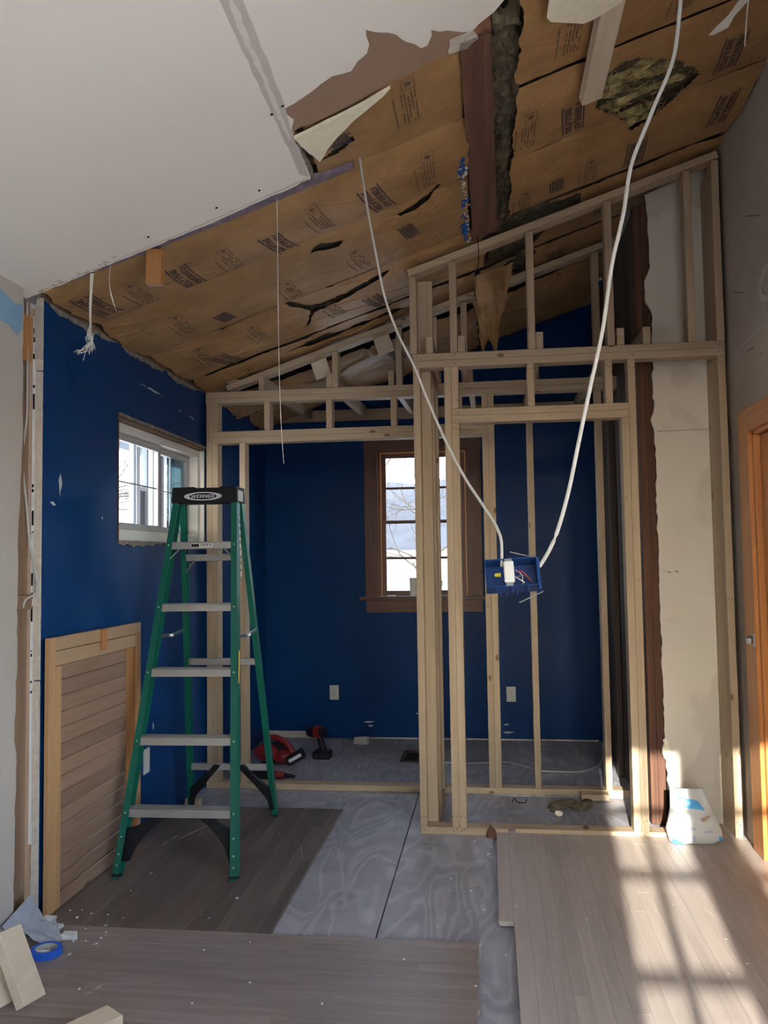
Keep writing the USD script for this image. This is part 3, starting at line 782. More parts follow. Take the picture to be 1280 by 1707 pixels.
def make_batt(b, label, holes=(), group=None):
    t = thing('insulation_batt', label, 'insulation', group=group)
    step = .006 if (holes and b['x0'] < -1) else .0125
    xs = np.linspace(b['x0'], b['x1'], max(4, int((b['x1'] - b['x0']) / step)))
    ys = np.linspace(b['y0'], b['y1'], max(4, int((b['y1'] - b['y0']) / step)))
    X, Y = np.meshgrid(xs, ys, indexing='ij')
    r = np.random.default_rng(b['seed'])
    # the long edges wander as torn and curled paper does
    e0 = meshkit.fbm(np.stack([xs * 5, xs * 0, xs * 0 + b['seed']], -1), 4, b['seed'] + 1)
    e1 = meshkit.fbm(np.stack([xs * 5, xs * 0 + 9, xs * 0 + b['seed']], -1), 4, b['seed'] + 2)
    lo = b['y0'] + b['rag'] * (e0 - .35).clip(0)
    hi = b['y1'] - b['rag'] * (e1 - .35).clip(0)
    Yn = lo[:, None] + (Y - b['y0']) / (b['y1'] - b['y0']) * (hi - lo)[:, None]
    s0 = meshkit.fbm(np.stack([ys * 9, ys * 0 + 4, ys * 0 + b['seed']], -1), 4, b['seed'] + 3) - .5
    ramp = np.clip((X - b['x0']) / .08, 0, 1)
    ramp2 = np.clip((b['x1'] - X) / .08, 0, 1)
    Xn = X + (1 - ramp) * s0[None] * .05 + (1 - ramp2) * s0[None, ::-1] * .05
    Z = facing_z(Xn, Yn, b)
    v = np.stack([Xn, Yn, Z], -1).reshape(-1, 3)
    nx, ny = X.shape
    i, j = np.meshgrid(np.arange(nx - 1), np.arange(ny - 1), indexing='ij')
    q = np.stack([i * ny + j, i * ny + j + 1, (i + 1) * ny + j + 1, (i + 1) * ny + j], -1).reshape(-1, 4)
    cen = v[q].mean(1)[:, :2]
    keep = np.ones(len(q), bool)
    for h in holes:
        keep &= ~shapely.contains_xy(h, cen[:, 0], cen[:, 1])
    q = q[keep]
    m = trimesh.Trimesh(v, np.vstack([q[:, [0, 1, 2]], q[:, [0, 2, 3]]]), process=False)
    m.remove_unreferenced_vertices()
    obj('facing', m, M['kraft'], t, smooth=True)
    obj('wool', ceil_prism(Polygon([(b['x0'] + .01, b['y0'] + .04), (b['x1'] - .01, b['y0'] + .04), (b['x1'] - .01, b['y1'] - .04), (b['x0'] + .01, b['y1'] - .04)]), .040, .15), M['fiberglass_dark'], t)
    return t


def decal(mesh2d, b, x, y, rot=0.0, lift=.003):
    """flat print laid on the paper: local a reads along +y, local b points along +x"""
    v = np.array(mesh2d.vertices)
    c, s = math.cos(rot), math.sin(rot)
    px = x + v[:, 1] * c + v[:, 0] * s
    py = y + v[:, 0] * c - v[:, 1] * s
    pz = facing_z(px, py, b) - lift - v[:, 2]
    m = trimesh.Trimesh(np.stack([px, py, pz], 1), np.array(mesh2d.faces), process=False)
    return m


_T1 = None


def fi_print():
    global _T1
    if _T1 is None:
        out = []
        for s, yb in (('FIBERGLASS', .008), ('INSULATION', -.032)):
            m = meshkit.text_mesh(s, .025, .0006, True)
            v = np.array(m.vertices)
            v[:, 0] = (v[:, 0] - v[:, 0].min()) * .25 / (v[:, 0].max() - v[:, 0].min()) - .125
            v[:, 1] += yb
            out.append(trimesh.Trimesh(v, m.faces, process=False))
        for yb in (.040, -.046):
            n = 12
            for k in range(n):
                out.append(box(-.145 + .29 * k / n, -.145 + .29 * (k + 1) / n, yb, yb + .006, 0, .0006))
        _T1 = trimesh.util.concatenate(out)
    return _T1


def note_print(seed, flag=True):
    r = random.Random(seed)
    out = []
    def strip(x0, x1, y0, y1):
        n = max(1, int((x1 - x0) / .03))
        for k in range(n):
            out.append(box(x0 + (x1 - x0) * k / n, x0 + (x1 - x0) * (k + 1) / n, y0, y1, 0, .0006))
    if flag:
        for (a, b_, c_, d_) in ((-.15, -.09, .035, .037), (-.15, -.09, -.012, -.010), (-.15, -.148, -.012, .037), (-.09, -.088, -.012, .037)):
            strip(a, b_, c_, d_)
        m = extrude(Polygon([(-.13, 0), (-.105, .004), (-.108, .018), (-.125, .026), (-.135, .014)]), .0006)
        out.append(m)
    for row in range(5):
        yy = .030 - row * .0125
        xx = -.075
        while xx < .13:
            w = r.uniform(.008, .03)
            if r.random() < .8:
                strip(xx, min(xx + w, .14), yy, yy + .005)
            xx += w + .006
    xx = -.06
    while xx < .14:
        w = r.uniform(.01, .035)
        strip(xx, min(xx + w, .14), -.048, -.043)
        xx += w + .006
    return trimesh.util.concatenate(out)


def small_print(seed):
    r = random.Random(seed)
    out = []
    for row in range(6):
        yy = .030 - row * .012
        xx = -.08 + r.uniform(0, .02)
        while xx < .08:
            w = r.uniform(.006, .018)
            out.append(box(xx, xx + w, yy, yy + .008, 0, .0006))
            xx += w + .003
    return trimesh.util.concatenate(out)


BATT = {}


def batt(key, x0, x1, y0, y1, label, prints, bulge=.03, wrinkle=.010, rag=.03, holes=(), seed=None):
    b = dict(x0=x0, x1=x1, y0=y0, y1=y1, bulge=bulge, wrinkle=wrinkle, rag=rag, seed=seed or (abs(hash(key)) % 1 + len(BATT) * 7 + 3))
    t = make_batt(b, label, holes)
    BATT[key] = (b, t)
    for (kind, x, y, *rot) in prints:
        m = {'F': fi_print, 'N': lambda: note_print(int(x * 100) + 7), 'S': lambda: small_print(int(y * 100))}[kind]()
        obj('printing', decal(m, b, x, y, math.radians(rot[0]) if rot else 0), M['ink_faint'] if kind == 'N' else M['ink'], t, kind='stuff')
    return t


dw = Polygon(outer).buffer(-.004)
flap_hole = Polygon(jag([(.471, 3.423), (.489, 3.234), (.550, 3.185), (.674, 3.244), (.784, 3.332), (.879, 3.439), (.915, 3.537), (.860, 3.682), (.773, 3.765), (.681, 3.814), (.596, 3.644), (.513, 3.502)], .005, .03, 17, True)).buffer(0)
tear_b = Polygon(jag([(-.815, 3.79), (-.785, 3.736), (-.746, 3.722), (-.696, 3.757), (-.643, 3.768), (-.674, 3.82), (-.732, 3.81), (-.785, 3.785)], .003, .03, 5, True)).buffer(0).buffer(-.005)
tear_n = Polygon(jag([(-.637, 3.04), (-.593, 3.03), (-.543, 2.98), (-.47, 2.97), (-.46, 3.0), (-.506, 3.03), (-.565, 3.05), (-.62, 3.06)], .004, .03, 6, True)).buffer(0).buffer(-.005)
tear_ab = Polygon(jag([(-.40, 3.735), (-.31, 3.71), (-.246, 3.672), (-.19, 3.58), (-.17, 3.60), (-.20, 3.65), (-.239, 3.725), (-.300, 3.762), (-.38, 3.76)], .003, .03, 7, True)).buffer(0).buffer(-.005)
tear_d = Polygon(jag([(-1.067, 4.286), (-1.032, 4.277), (-.996, 4.333), (-.940, 4.420), (-.860, 4.440), (-.740, 4.425), (-.635, 4.390), (-.532, 4.362), (-.484, 4.370), (-.539, 4.425), (-.662, 4.475), (-.805, 4.525), (-.892, 4.53), (-.948, 4.535), (-.995, 4.66), (-1.07, 4.80), (-1.02, 4.65), (-.970, 4.50), (-1.004, 4.411), (-1.050, 4.351)], .003, .03, 8, True)).buffer(0).buffer(-.005)
tear_e = Polygon(jag([(-1.25, 5.04), (-1.0, 5.0), (-.8, 5.03), (-.55, 5.02), (-.5, 5.06), (-.75, 5.09), (-1.05, 5.08)], .015, .05, 9, True)).buffer(0)
batt('A_left', -.625, -.068, 2.38, 3.20, 'kraft-faced insulation batt sagging below the torn brown drywall paper, left of the beam', [('N', -.26, 2.90), ('S', -.565, 2.955, 80)], holes=[dw, tear_n], rag=.02, bulge=.010, wrinkle=.006)
batt('B_left', -1.81, -.065, 3.165, 3.682, 'kraft-faced insulation batt along the white ceiling edge with the boldest print, left of the beam',
     [('F', -1.70, 3.45, 4), ('N', -1.53, 3.50), ('F', -1.315, 3.515), ('N', -1.12, 3.52), ('F', -.90, 3.55, 6), ('N', -.70, 3.46, 8), ('F', -.45, 3.49, 10), ('N', -.23, 3.42)], holes=[dw, tear_ab], rag=.004)
batt('C_left', -1.81, -.065, 3.672, 4.30, 'kraft-faced insulation batt with a small torn slit, second row left of the beam', [('S', -1.335, 4.10, 5), ('N', -1.52, 4.0), ('N', -.62, 4.05, 6), ('S', -.36, 3.93, 12), ('N', -.98, 4.1)], holes=[tear_b, tear_d, tear_ab], rag=.006)
batt('D_left', -1.81, .0, 4.292, 4.92, 'kraft-faced insulation batt split by a long dark tear, third row left of the beam', [('F', -1.53, 4.77, 8), ('N', -1.60, 4.55), ('N', -1.28, 4.55, 5), ('F', -.62, 4.75, 12), ('N', -.85, 4.6, 10)], holes=[tear_d], bulge=.022, wrinkle=.014, rag=.02)
batt('E_left', -1.80, -.05, 4.925, 5.505, 'ripped kraft-faced batt hanging over the rear stud wall, left half', [('N', -1.5, 5.2), ('F', -.4, 5.2, 20)], holes=[tear_e], bulge=.02, wrinkle=.014, rag=.08)
batt('F_left', -1.80, -.05, 5.525, 6.085, 'sagging kraft-faced batt behind the rear stud wall, left half', [('F', -.6, 5.8, 15)], bulge=.09, wrinkle=.035, rag=.10)
batt('G_left', -1.80, -.05, 6.105, 6.65, 'dim kraft-faced batt against the far blue wall, left half', [], bulge=.06, wrinkle=.03, rag=.05)
batt('A_right', .135, 1.226, 2.20, 3.09, 'kraft-faced insulation batt at the top right behind the hanging board', [('N', .32, 2.85), ('N', .72, 2.88), ('F', 1.02, 3.25, 0), ('S', 1.02, 2.75)], holes=[dw, flap_hole], bulge=.03, rag=.02)
batt('B_right', .13, 1.226, 3.105, 3.682, 'kraft-faced insulation batt with a large torn hole baring yellow fiberglass, right of the beam', [('F', .385, 3.47, 5), ('N', .19, 3.43), ('F', 1.02, 3.45, 4)], holes=[flap_hole], rag=.006)
batt('C_right', .13, 1.226, 3.672, 4.285, 'kraft-faced insulation batt along the top of the front stud wall, right of the beam', [('F', .74, 4.06, 4), ('N', .52, 4.08, 5), ('S', .36, 4.08, 5), ('N', .20, 4.15), ('F', 1.12, 3.95)], holes=[flap_hole], rag=.006)
hole_dr = Polygon(jag([(-.02, 4.33), (.30, 4.30), (.52, 4.36), (.50, 4.52), (.36, 4.60), (.30, 4.78), (.20, 4.93), (-.02, 4.95)], .012, .04, 61, True)).buffer(0)
hole_er = Polygon(jag([(.12, 5.0), (.25, 4.90), (.32, 4.98), (.30, 5.12), (.20, 5.20)], .012, .04, 62, True)).buffer(0)
batt('D_right', .02, 1.226, 4.305, 4.905, 'kraft-faced insulation batt in shade behind the sloping top plate, right half', [('F', .66, 4.6, 5)], bulge=.02, wrinkle=.012, rag=.05, holes=[hole_dr])
batt('E_right', -.03, .815, 4.925, 5.505, 'kraft-faced batt with a pale bare spot above the rear stud wall, right half', [('F', .45, 5.2, 8)], bulge=.02, wrinkle=.014, rag=.07, holes=[hole_er])
batt('F_right', -.03, .815, 5.525, 6.085, 'dim kraft-faced batt behind the rear stud wall, right half', [], bulge=.06, wrinkle=.025, rag=.06)
batt('G_right', -.03, .815, 6.105, 6.65, 'dim kraft-faced batt against the far blue wall, right half', [], bulge=.05, wrinkle=.02, rag=.04)

# bare fiberglass in the torn hole and beside the beam
fg = thing('bare_fiberglass', 'yellow fiberglass wool bared in the torn hole beside the hanging cable', 'insulation')
rg = np.random.default_rng(9)
def wool_field(poly, step, depth, seed, fx, fy, amp):
    x0_, y0_, x1_, y1_ = poly.bounds
    gx, gy = np.meshgrid(np.arange(x0_, x1_ + step, step), np.arange(y0_, y1_ + step, step), indexing='ij')
    p = np.stack([gx * fx + gy * fy * .35, gy * fy - gx * fx * .2, gx * 0 + seed], -1)
    w = meshkit.fbm(p + .8 * (meshkit.fbm(p * .6 + 5, 3, seed + 1) - .5)[..., None], 5, seed)
    gz = cz(gx) + depth - amp * (1 - np.abs(2 * w - 1)) ** 1.6
    ny = gx.shape[1]
    i, j = np.meshgrid(np.arange(gx.shape[0] - 1), np.arange(ny - 1), indexing='ij')
    q = np.stack([i * ny + j, i * ny + j + 1, (i + 1) * ny + j + 1, (i + 1) * ny + j], -1).reshape(-1, 4)
    v = np.stack([gx, gy, gz], -1).reshape(-1, 3)
    c = v[q].mean(1)
    q = q[shapely.contains_xy(poly, c[:, 0], c[:, 1])]
    m = trimesh.Trimesh(v, np.vstack([q[:, [0, 1, 2]], q[:, [0, 2, 3]]]), process=False)
    m.remove_unreferenced_vertices()
    return m


obj('wool', wool_field(flap_hole.buffer(.03), .004, .130, 3, 5., 13., .115), M['fiberglass'], fg, smooth=True, kind='stuff')
ms = []
for i in range(60):
    x0_, y0_ = rg.uniform(.5, .9), rg.uniform(3.2, 3.75)
    if not flap_hole.contains(Point(x0_, y0_)):
        continue
    z0_ = float(cz(x0_)) + .025
    a_ = rg.uniform(0, 6.28)
    ms.append(tube([(x0_, y0_, z0_), (x0_ + .03 * math.cos(a_), y0_ + .03 * math.sin(a_), z0_ - .02), (x0_ + .06 * math.cos(a_), y0_ + .06 * math.sin(a_), z0_ - .015)], .002, 4, n=5))
obj('strands', ms, M['fiberglass'], fg, kind='stuff')
gapw = thing('dusty_wool', 'dark wool in the gap along the right side of the brown beam', 'insulation')
obj('wool', [wool_field(Polygon([(.045, 2.60), (.135, 2.60), (.15, 3.1), (.14, 4.38), (.075, 4.38), (.05, 3.1)]), .006, .10, 13, 14., 7., .09)], M['fiberglass_dark'], gapw, smooth=True, kind='stuff')


def ribbon(pts, widths, seed, thick=.003):
    """a torn strip: flat, slightly twisted"""
    pts = np.array(pts, float)
    ws_ = np.interp(np.linspace(0, 1, len(pts)), np.linspace(0, 1, len(widths)), widths)
    r = np.random.default_rng(seed)
    V = []
    for p, w in zip(pts, ws_):
        a = r.normal(0, .35)
        s = np.array([math.cos(a), math.sin(a) * .5, .2 * math.sin(a)]) * w / 2
        o = np.array([0, thick, 0])
        V += [p - s, p + s, p + s + o, p - s + o]
    V = np.array(V)
    F = []
    for k in range(len(pts) - 1):
        for e in range(4):
            a_, b_ = k * 4 + e, k * 4 + (e + 1) % 4
            F += [[a_, b_, b_ + 4], [a_, b_ + 4, a_ + 4]]
    F += [[0, 2, 1], [0, 3, 2]]
    n = len(V) - 4
    F += [[n, n + 1, n + 2], [n, n + 2, n + 3]]
    return trimesh.Trimesh(V, F, process=False)


shred = thing('torn_facing_strip', 'pale shredded paper strip dangling at the upper right ceiling', 'scrap')
zc = lambda x, o=0: float(cz(x)) - o
obj('shred', [ribbon([(.98, 2.95, zc(.98, .01)), (.95, 2.98, zc(.95, .05)), (.90, 3.02, zc(.9, .08)), (.87, 3.04, zc(.87, .10)), (.84, 3.06, zc(.84, .10))], [.015, .04, .03, .05, .02], 4),
              ribbon([(1.08, 2.95, zc(1.08, .0)), (1.02, 2.97, zc(1.02, .03)), (.95, 2.99, zc(.95, .06))], [.02, .03, .03], 5),
              tube([(.95, 2.98, zc(.95, .06)), (.945, 3.0, zc(.94, .12)), (.935, 3.0, zc(.93, .22))], .0025, 5)], M['string'], shred)
for q_ in (lump((.80, 2.78, zc(.80, -.03)), (.05, .09, .03), 31, .5), lump((1.15, 2.93, zc(1.15, -.02)), (.04, .03, .02), 35, .4)):
    obj('wool_tuft', q_, M['fiberglass'], shred, smooth=True)

# a torn flap of facing hanging behind the sloping plate
fp = thing('hanging_flap', 'brown torn paper flap hanging down behind the front wall top plate', 'scrap')
nu, nv = 14, 26
gu, gv = np.meshgrid(np.linspace(0, 1, nu), np.linspace(0, 1, nv), indexing='ij')
wv = meshkit.fbm(np.stack([gu * 2, gv * 3, gu * 0 + 4], -1), 4, 21) - .5
fx = (-.06 + .23 * gu) * (1 - gv) + (-.035 + .10 * gu) * gv + .05 * wv
fz = (cz(fx) - .005) * (1 - gv) + (2.70 - .05 * np.sin(gu * 9)) * gv
fy = 4.93 + .10 * wv + .05 * np.sin(gv * 3)
fz = fz - .035 * np.abs(meshkit.noise(np.stack([gu * 7, gv * 0, gu * 0], -1), 5)) * gv
front = np.stack([fx, fy, fz], -1).reshape(-1, 3)
i, j = np.meshgrid(np.arange(nu - 1), np.arange(nv - 1), indexing='ij')
q = np.stack([i * nv + j, (i + 1) * nv + j, (i + 1) * nv + j + 1, i * nv + j + 1], -1).reshape(-1, 4)
obj('paper', trimesh.Trimesh(front, np.vstack([q[:, [0, 1, 2]], q[:, [0, 2, 3]]]), process=False), M['kraft'], fp, smooth=True)

# hanging pieces of the old ceiling
hb = thing('hanging_board', 'pale board hanging below the insulation next to the drywall scrap', 'board')
p0, p1 = np.array([.435, 2.45, zc(.435, .035)]), np.array([.432, 3.275, zc(.432, .045)])
obj('board', bar(p0, p1, .082, .04, up=(-SL, 0, 1)), M['scrap'], hb)
ds = thing('drywall_scrap', 'cream drywall scrap hanging at the top edge over the pale board', 'scrap')
sx = [(.222, 2.42), (.218, 2.62), (.232, 2.648), (.345, 2.728), (.375, 2.728), (.463, 2.70), (.50, 2.60), (.51, 2.35)]
m = extrude(Polygon(sx), .013)
v = np.array(m.vertices)
v[:, 2] += cz(v[:, 0]) - .062 - .03 * (v[:, 1] - 2.65)
m.vertices = v
obj('gypsum_board', m, M['gypsum'], ds)
blk = thing('wood_block', 'orange pine block hanging from the white ceiling edge', 'block')
obj('block', bar((-1.325, 3.185, 2.545), (-1.322, 3.185, 2.69), .038, .066, up=(1, 0, 0)), M['pine_orange'], blk)

# ------------------------------------------------------------------ new stud framing
S = .038
D = .089
YF, YB = 4.39, 5.15


def stud_part(t, name, x0, x1, y0, y1, z0, z1, ax):
    return obj(name, cbox(x0, x1, y0, y1, z0, z1), M[ax], t)


fw = thing('stud_wall', 'new pale front stud wall with a door opening and sloping top plate', 'framing', (0, YF, 0))
y0, y1 = YF, YF + D
stud_part(fw, 'bottom_plate', -.387, .885, y0, y1, 0.001, S, 'x')
for x in (-.387, -.222, .727):
    stud_part(fw, 'stud', x, x + S - .0006, y0, y1, S, 2.438, 'z')
for x in (-.184, .689):
    stud_part(fw, 'jack_stud', x, x + S - .0006, y0, y1, S, 2.135, 'z')
stud_part(fw, 'header', -.184, .7265, y0, y1, 2.1355, 2.174, 'x')
stud_part(fw, 'header', -.184, .7265, y0, y1, 2.1745, 2.212, 'x')
for x in (-.184, .213, .612):
    stud_part(fw, 'cripple_stud', x, x + S, y0, y1, 2.2125, 2.438, 'z')
stud_part(fw, 'top_plate', -.387, 1.213, y0, y1, 2.4385, 2.476, 'x')
stud_part(fw, 'top_plate', -.387, 1.213, y0, y1, 2.4765, 2.514, 'x')
stud_part(fw, 'end_post', 1.176, 1.213, y0, y1, .02, 2.438, 'z')
stud_part(fw, 'nailer', 1.178, 1.213, y1 + .0005, 4.6215, .02, 2.438, 'z')
ft = lambda x: 2.981 + .3315 * (x + .394)      # top of the sloping plate
obj('sloping_plate', bar((-.405, YF + D / 2, ft(-.405) - .02), (1.213, YF + D / 2, ft(1.213) - .02), D, S), M['x'], fw)
for x in (-.400, -.186, .224, .630, 1.035, 1.176):
    w = .038
    stud_part(fw, 'upper_stud', x, x + w, y0, y1, 2.5145, ft(x) - .0405, 'z')
stud_part(fw, 'upper_nailer', 1.178, 1.213, y1 + .0005, 4.6215, 2.439, ft(1.14) - .06, 'z')

nh = []
rn = random.Random(8)
for x, zs in ((-.387, (.02, .09, 2.40, 2.458, 2.495)), (-.222, (.02, .09, 2.40, 2.458)), (-.184, (.02, .09, 2.10, 2.25, 2.458, 2.495)), (.213, (2.24, 2.41, 2.458)), (.612, (2.24, 2.41, 2.495)), (.689, (.02, .09, 2.10)), (.727, (.02, .09, 1.3, 2.40, 2.458)), (1.176, (.09, 1.2, 2.40, 2.458, 2.495))):
    for z in zs:
        for k in range(2):
            nx, nz = x + .010 + k * .016 + rn.uniform(-.003, .003), z + rn.uniform(-.007, .007)
            nh.append(cbox(nx - .0016, nx + .0016, YF - .0006, YF + .001, nz - .002, nz + .004, .0003))
for x in np.arange(-.15, .7, .16):
    for z in (2.155, 2.193):
        nh.append(cbox(x - .0017, x + .0017, YF - .0006, YF + .001, z - .0017, z + .0017, .0003))
obj('nail_heads', nh, M['void'], fw, kind='stuff')

bw = thing('stud_wall', 'rear stud wall spanning from the blue left wall, behind the ladder', 'framing', (-.5, YB, 0))
y0, y1 = YB, YB + D
stud_part(bw, 'bottom_plate', -1.80, .788, y0, y1, .001, S, 'x')
for x in (-1.795, .006, .240, .655):
    stud_part(bw, 'stud', x, x + S - .0006, y0, y1, S, 2.438, 'z')
for x in (-1.757, -.032):
    stud_part(bw, 'jack_stud', x, x + S - .0006, y0, y1, S, 2.178, 'z')
stud_part(bw, 'jack_stud', -1.577, -1.539, y0, y1, S, 2.178, 'z')
stud_part(bw, 'header', -1.757, .0055, y0, y1, 2.1785, 2.217, 'x')
stud_part(bw, 'header', -1.757, .0055, y0, y1, 2.2175, 2.256, 'x')
for x in (-1.757, -1.413, -1.010, -.598, -.19, -.032):
    stud_part(bw, 'cripple_stud', x, x + S, y0, y1, 2.2565, 2.438, 'z')
stud_part(bw, 'top_plate', -1.80, .788, y0, y1, 2.4385, 2.476, 'x')
stud_part(bw, 'top_plate', -1.80, .788, y0, y1, 2.4765, 2.514, 'x')
bt = lambda x: 2.640 + SL * (x + 1.411)
obj('sloping_plate', bar((-1.66, YB + D / 2, bt(-1.66) - .02), (.80, YB + D / 2, bt(.80) - .02), D, S), M['x'], bw)
for x in (-.968, -.560, -.15, .26, .66):
    stud_part(bw, 'upper_stud', x, x + S, y0, y1, 2.5145, bt(x) - .0405, 'z')
for (x, zoff) in ((-1.07, -.05), (-.66, -.045), (-.02, -.05)):
    obj('gusset', bar((x - .045, YB + D + .011, bt(x) + zoff - .10 + .06), (x + .055, YB + D + .011, bt(x) + zoff - .10 + .06 + .033), .02, .165), M['scrap'], bw)
obj('wedge_block', bar((-1.70, YB + .045, 2.60), (-1.58, YB + .045, 2.57), .08, .04), M['x'], bw)

rw_ = thing('stud_wall', 'short stud wall turning the corner between the front and rear stud walls', 'framing', (-.35, 4.8, 0))
xa, xb = -.387, -.298
stud_part(rw_, 'bottom_plate', xa, xb, YF + D + .001, YB - .001, .001, S, 'y')
for y in (YF + D + .001, 4.80, YB - S - .002):
    stud_part(rw_, 'stud', xa, xb, y, y + S, S, 2.438, 'z')
stud_part(rw_, 'top_plate', xa, xb, YF + D + .001, YB - .001, 2.4385, 2.476, 'y')
stud_part(rw_, 'top_plate', xa, xb, YF + D + .001, YB - .001, 2.4765, 2.514, 'y')
stud_part(rw_, 'upper_stud', -.387, -.283, YF + D + .001, YF + D + S, 2.5145, ft(-.39) - .045, 'z')
stud_part(rw_, 'upper_stud', -.387, -.298, YB - S - .002, YB - .002, 2.5145, ft(-.39) - .06, 'z')

led = obj('ceiling_ledger', cbox(-1.80, .80, FY - S, FY - .001, 2.552, 2.641), M['x'])
tag(led, 'pale ledger board fixed across the far blue wall above the window', 'board')
order = ['leftmost, near the blue left wall', 'second from the blue left wall', 'third from the blue left wall', 'fourth from the blue left wall', 'fifth from the blue left wall', 'sixth from the blue left wall']
for k, x in enumerate((-1.43, -.988, -.592, -.10, .305, .70)):
    o = obj('ceiling_joist', bar((x, YB + .002, 2.56), (x, FY - S - .002, 2.618), S, D), M['y'])
    tag(o, 'pale joist from rear stud wall to far ledger, ' + order[k], 'joist', 'joists over the far room')
order = ['leftmost, at the corner post', 'second from the corner post', 'third from the corner post', 'fourth from the corner post', 'rightmost, by the torn drywall edge']
for k, x in enumerate((-.296, -.126, .283, .697, .828)):
    o = obj('closet_joist', cbox(x - S / 2, x + S / 2, YF + .001, (YB + .0 if k != 4 else 5.0), 2.515, 2.604), M['y'])
    tag(o, 'pale joist end standing on front wall plate, ' + order[k], 'joist', 'joists over the closet')

# ------------------------------------------------------------------ pine panel against the left wall
pp = thing('pine_panel', 'knotty pine hatch panel of horizontal boards leaning flat against the blue wall', 'panel', (-1.79, 3.65, OT))
pa, pb, pz0, pz1 = 3.194, 4.085, .021, 1.121
XF, XB = -1.770, -1.791
obj('outer_stile', cbox(XB, XF, pa, pa + .051, pz0, pz1), M['pine_z'], pp)
obj('outer_stile', cbox(XB, XF, pb - .048, pb, pz0, pz1 - .056), M['pine_z'], pp)
obj('outer_rail', cbox(XB, XF, pa + .0515, pb, pz1 - .055, pz1), M['pine_pale'], pp)
obj('inner_stile', cbox(XB, XF - .004, pa + .0525, pa + .106, pz0, pz1 - .12), M['pine_z'], pp)
obj('inner_stile', cbox(XB, XF - .010, pb - .150, pb - .0495, pz0, pz1 - .12), M['pine_orange'], pp)
obj('inner_rail', cbox(XB, XF - .004, pa + .0525, pb - .0495, pz1 - .118, pz1 - .058), M['pine_pale'], pp)
obj('inner_rail', cbox(XB, XF - .004, pa + .107, pb - .151, pz0, pz0 + .06), M['pine_y'], pp)
zb = pz0 + .061
k = 0
while zb < pz1 - .125:
    zt = min(zb + .066, pz1 - .119)
    obj('board', cbox(XB, XF - .010 - (k % 3) * .0006, pa + .107, pb - .151, zb + .0007, zt - .0007, .0035), M['pine_y'], pp)
    zb = zt
    k += 1
obj('turn_button', cbox(XF + .0005, XF + .018, 3.635, 3.675, pz1 - .095, pz1 - .002, .004), M['pine_orange'], pp, label='orange wooden turn button')

# ------------------------------------------------------------------ step ladder
ld = thing('step_ladder', 'green fiberglass step ladder with aluminium steps and black top cap', 'ladder', (-1.416, 3.618, OT), rz=1.8)
TI = .27


def fpt(u, z, dy=0):
    return np.array([u, TI * z + dy, z])


def rail(p0, p1, side, depth, flange, front=1):
    """C-channel rail: web outside, flanges turned in"""
    p0, d, s, u, L = frame_of(p0, p1, (0, 1, 0))
    t = .004
    # section in (a: towards the inside, b: backwards)
    sec = Polygon([(0, 0), (flange, 0), (flange, t), (t, t), (t, depth - t), (flange, depth - t), (flange, depth), (0, depth)])
    m = extrude(sec, L)
    inn = np.array([-side, 0, 0.])
    back = np.cross(d, inn)
    back *= np.sign(back[1]) * front
    inn2 = np.cross(back, d)
    inn2 *= np.sign(inn2 @ inn)
    Mx = np.eye(4)
    Mx[:3, 0], Mx[:3, 1], Mx[:3, 2], Mx[:3, 3] = inn2, back, d, p0
    m.apply_transform(Mx)
    if np.linalg.det(Mx[:3, :3]) < 0:
        m.invert()
    return m


FW0, FW1, ZC = .284, .166, 1.712
wid = lambda z: FW0 + (FW1 - FW0) * z / ZC
for s in (-1, 1):
    r_ = obj('front_rail', rail(fpt(s * FW0, .004), fpt(s * FW1, ZC), s, .062, .030), M['green'], ld)
    obj('rubber_foot', bar(fpt(s * (FW0 - .015), .0) + (0, .031, 0.001), fpt(s * (FW0 - .0155), .012) + (0, .031, 0), .032, .064, up=(0, 1, 0)), M['black'], r_)
    for z in (.055, .10, .17) + tuple(.305 * k - .036 for k in range(1, 6)):
        c_ = fpt(s * (wid(z) - .014), z, -.0015)
        m = trimesh.creation.icosphere(1, .0055)
        m.apply_scale((1, .5, 1))
        m.apply_translation(c_)
        obj('rivet', m, M['steel'], r_, smooth=True)
RY0, RY1, RW0, RW1 = .985, .60, .252, .165
rpt = lambda u, z: np.array([u, RY0 + (RY1 - RY0) * z / ZC, z])
rwid = lambda z: RW0 + (RW1 - RW0) * z / ZC
for s in (-1, 1):
    r_ = obj('rear_rail', rail(rpt(s * RW0, .004) - (0, .045, 0), rpt(s * RW1, ZC) - (0, .045, 0), s, .045, .026), M['green'], ld)
    obj('rubber_foot', bar(rpt(s * (RW0 - .013), .0) + (0, -.022, .002), rpt(s * (RW0 - .0135), .014) + (0, -.022, 0), .028, .047, up=(0, 1, 0)), M['black'], r_)
for k in range(1, 6):
    z = .305 * k - .022
    w = wid(z) - .005
    y = TI * z
    st = [cbox(-w, w, y + .001, y + .082, z - .004, z, .001), cbox(-w, w, y + .001, y + .005, z - .036, z - .004, .001), cbox(-w, w, y + .078, y + .082, z - .030, z - .004, .001)]
    for g in range(7):
        yy = y + .010 + g * .010
        st.append(box(-w, w, yy, yy + .004, z, z + .0012))
    s_ = obj('step', st, M['alu'], ld)
    if k == 5:
        obj('step_label', cbox(-.055, .055, y - .0004, y + .001, z - .027, z - .009, .0001), M['label_white'], s_, label='small printed label on the top step')
        obj('label_print', [box(-.052, -.012, y - .0007, y - .0004, z - .025, z - .011)] + [box(-.006 + i * .015, .006 + i * .015, y - .0007, y - .0004, z - .021 + j * .006, z - .018 + j * .006) for i in range(4) for j in range(2)], M['black'], s_)
    if k in (1,):
        for x in (-.09, .06):
            obj('rivet', cbox(x - .005, x + .005, y - .002, y + .001, z - .022, z - .012, .001), M['steel'], s_)
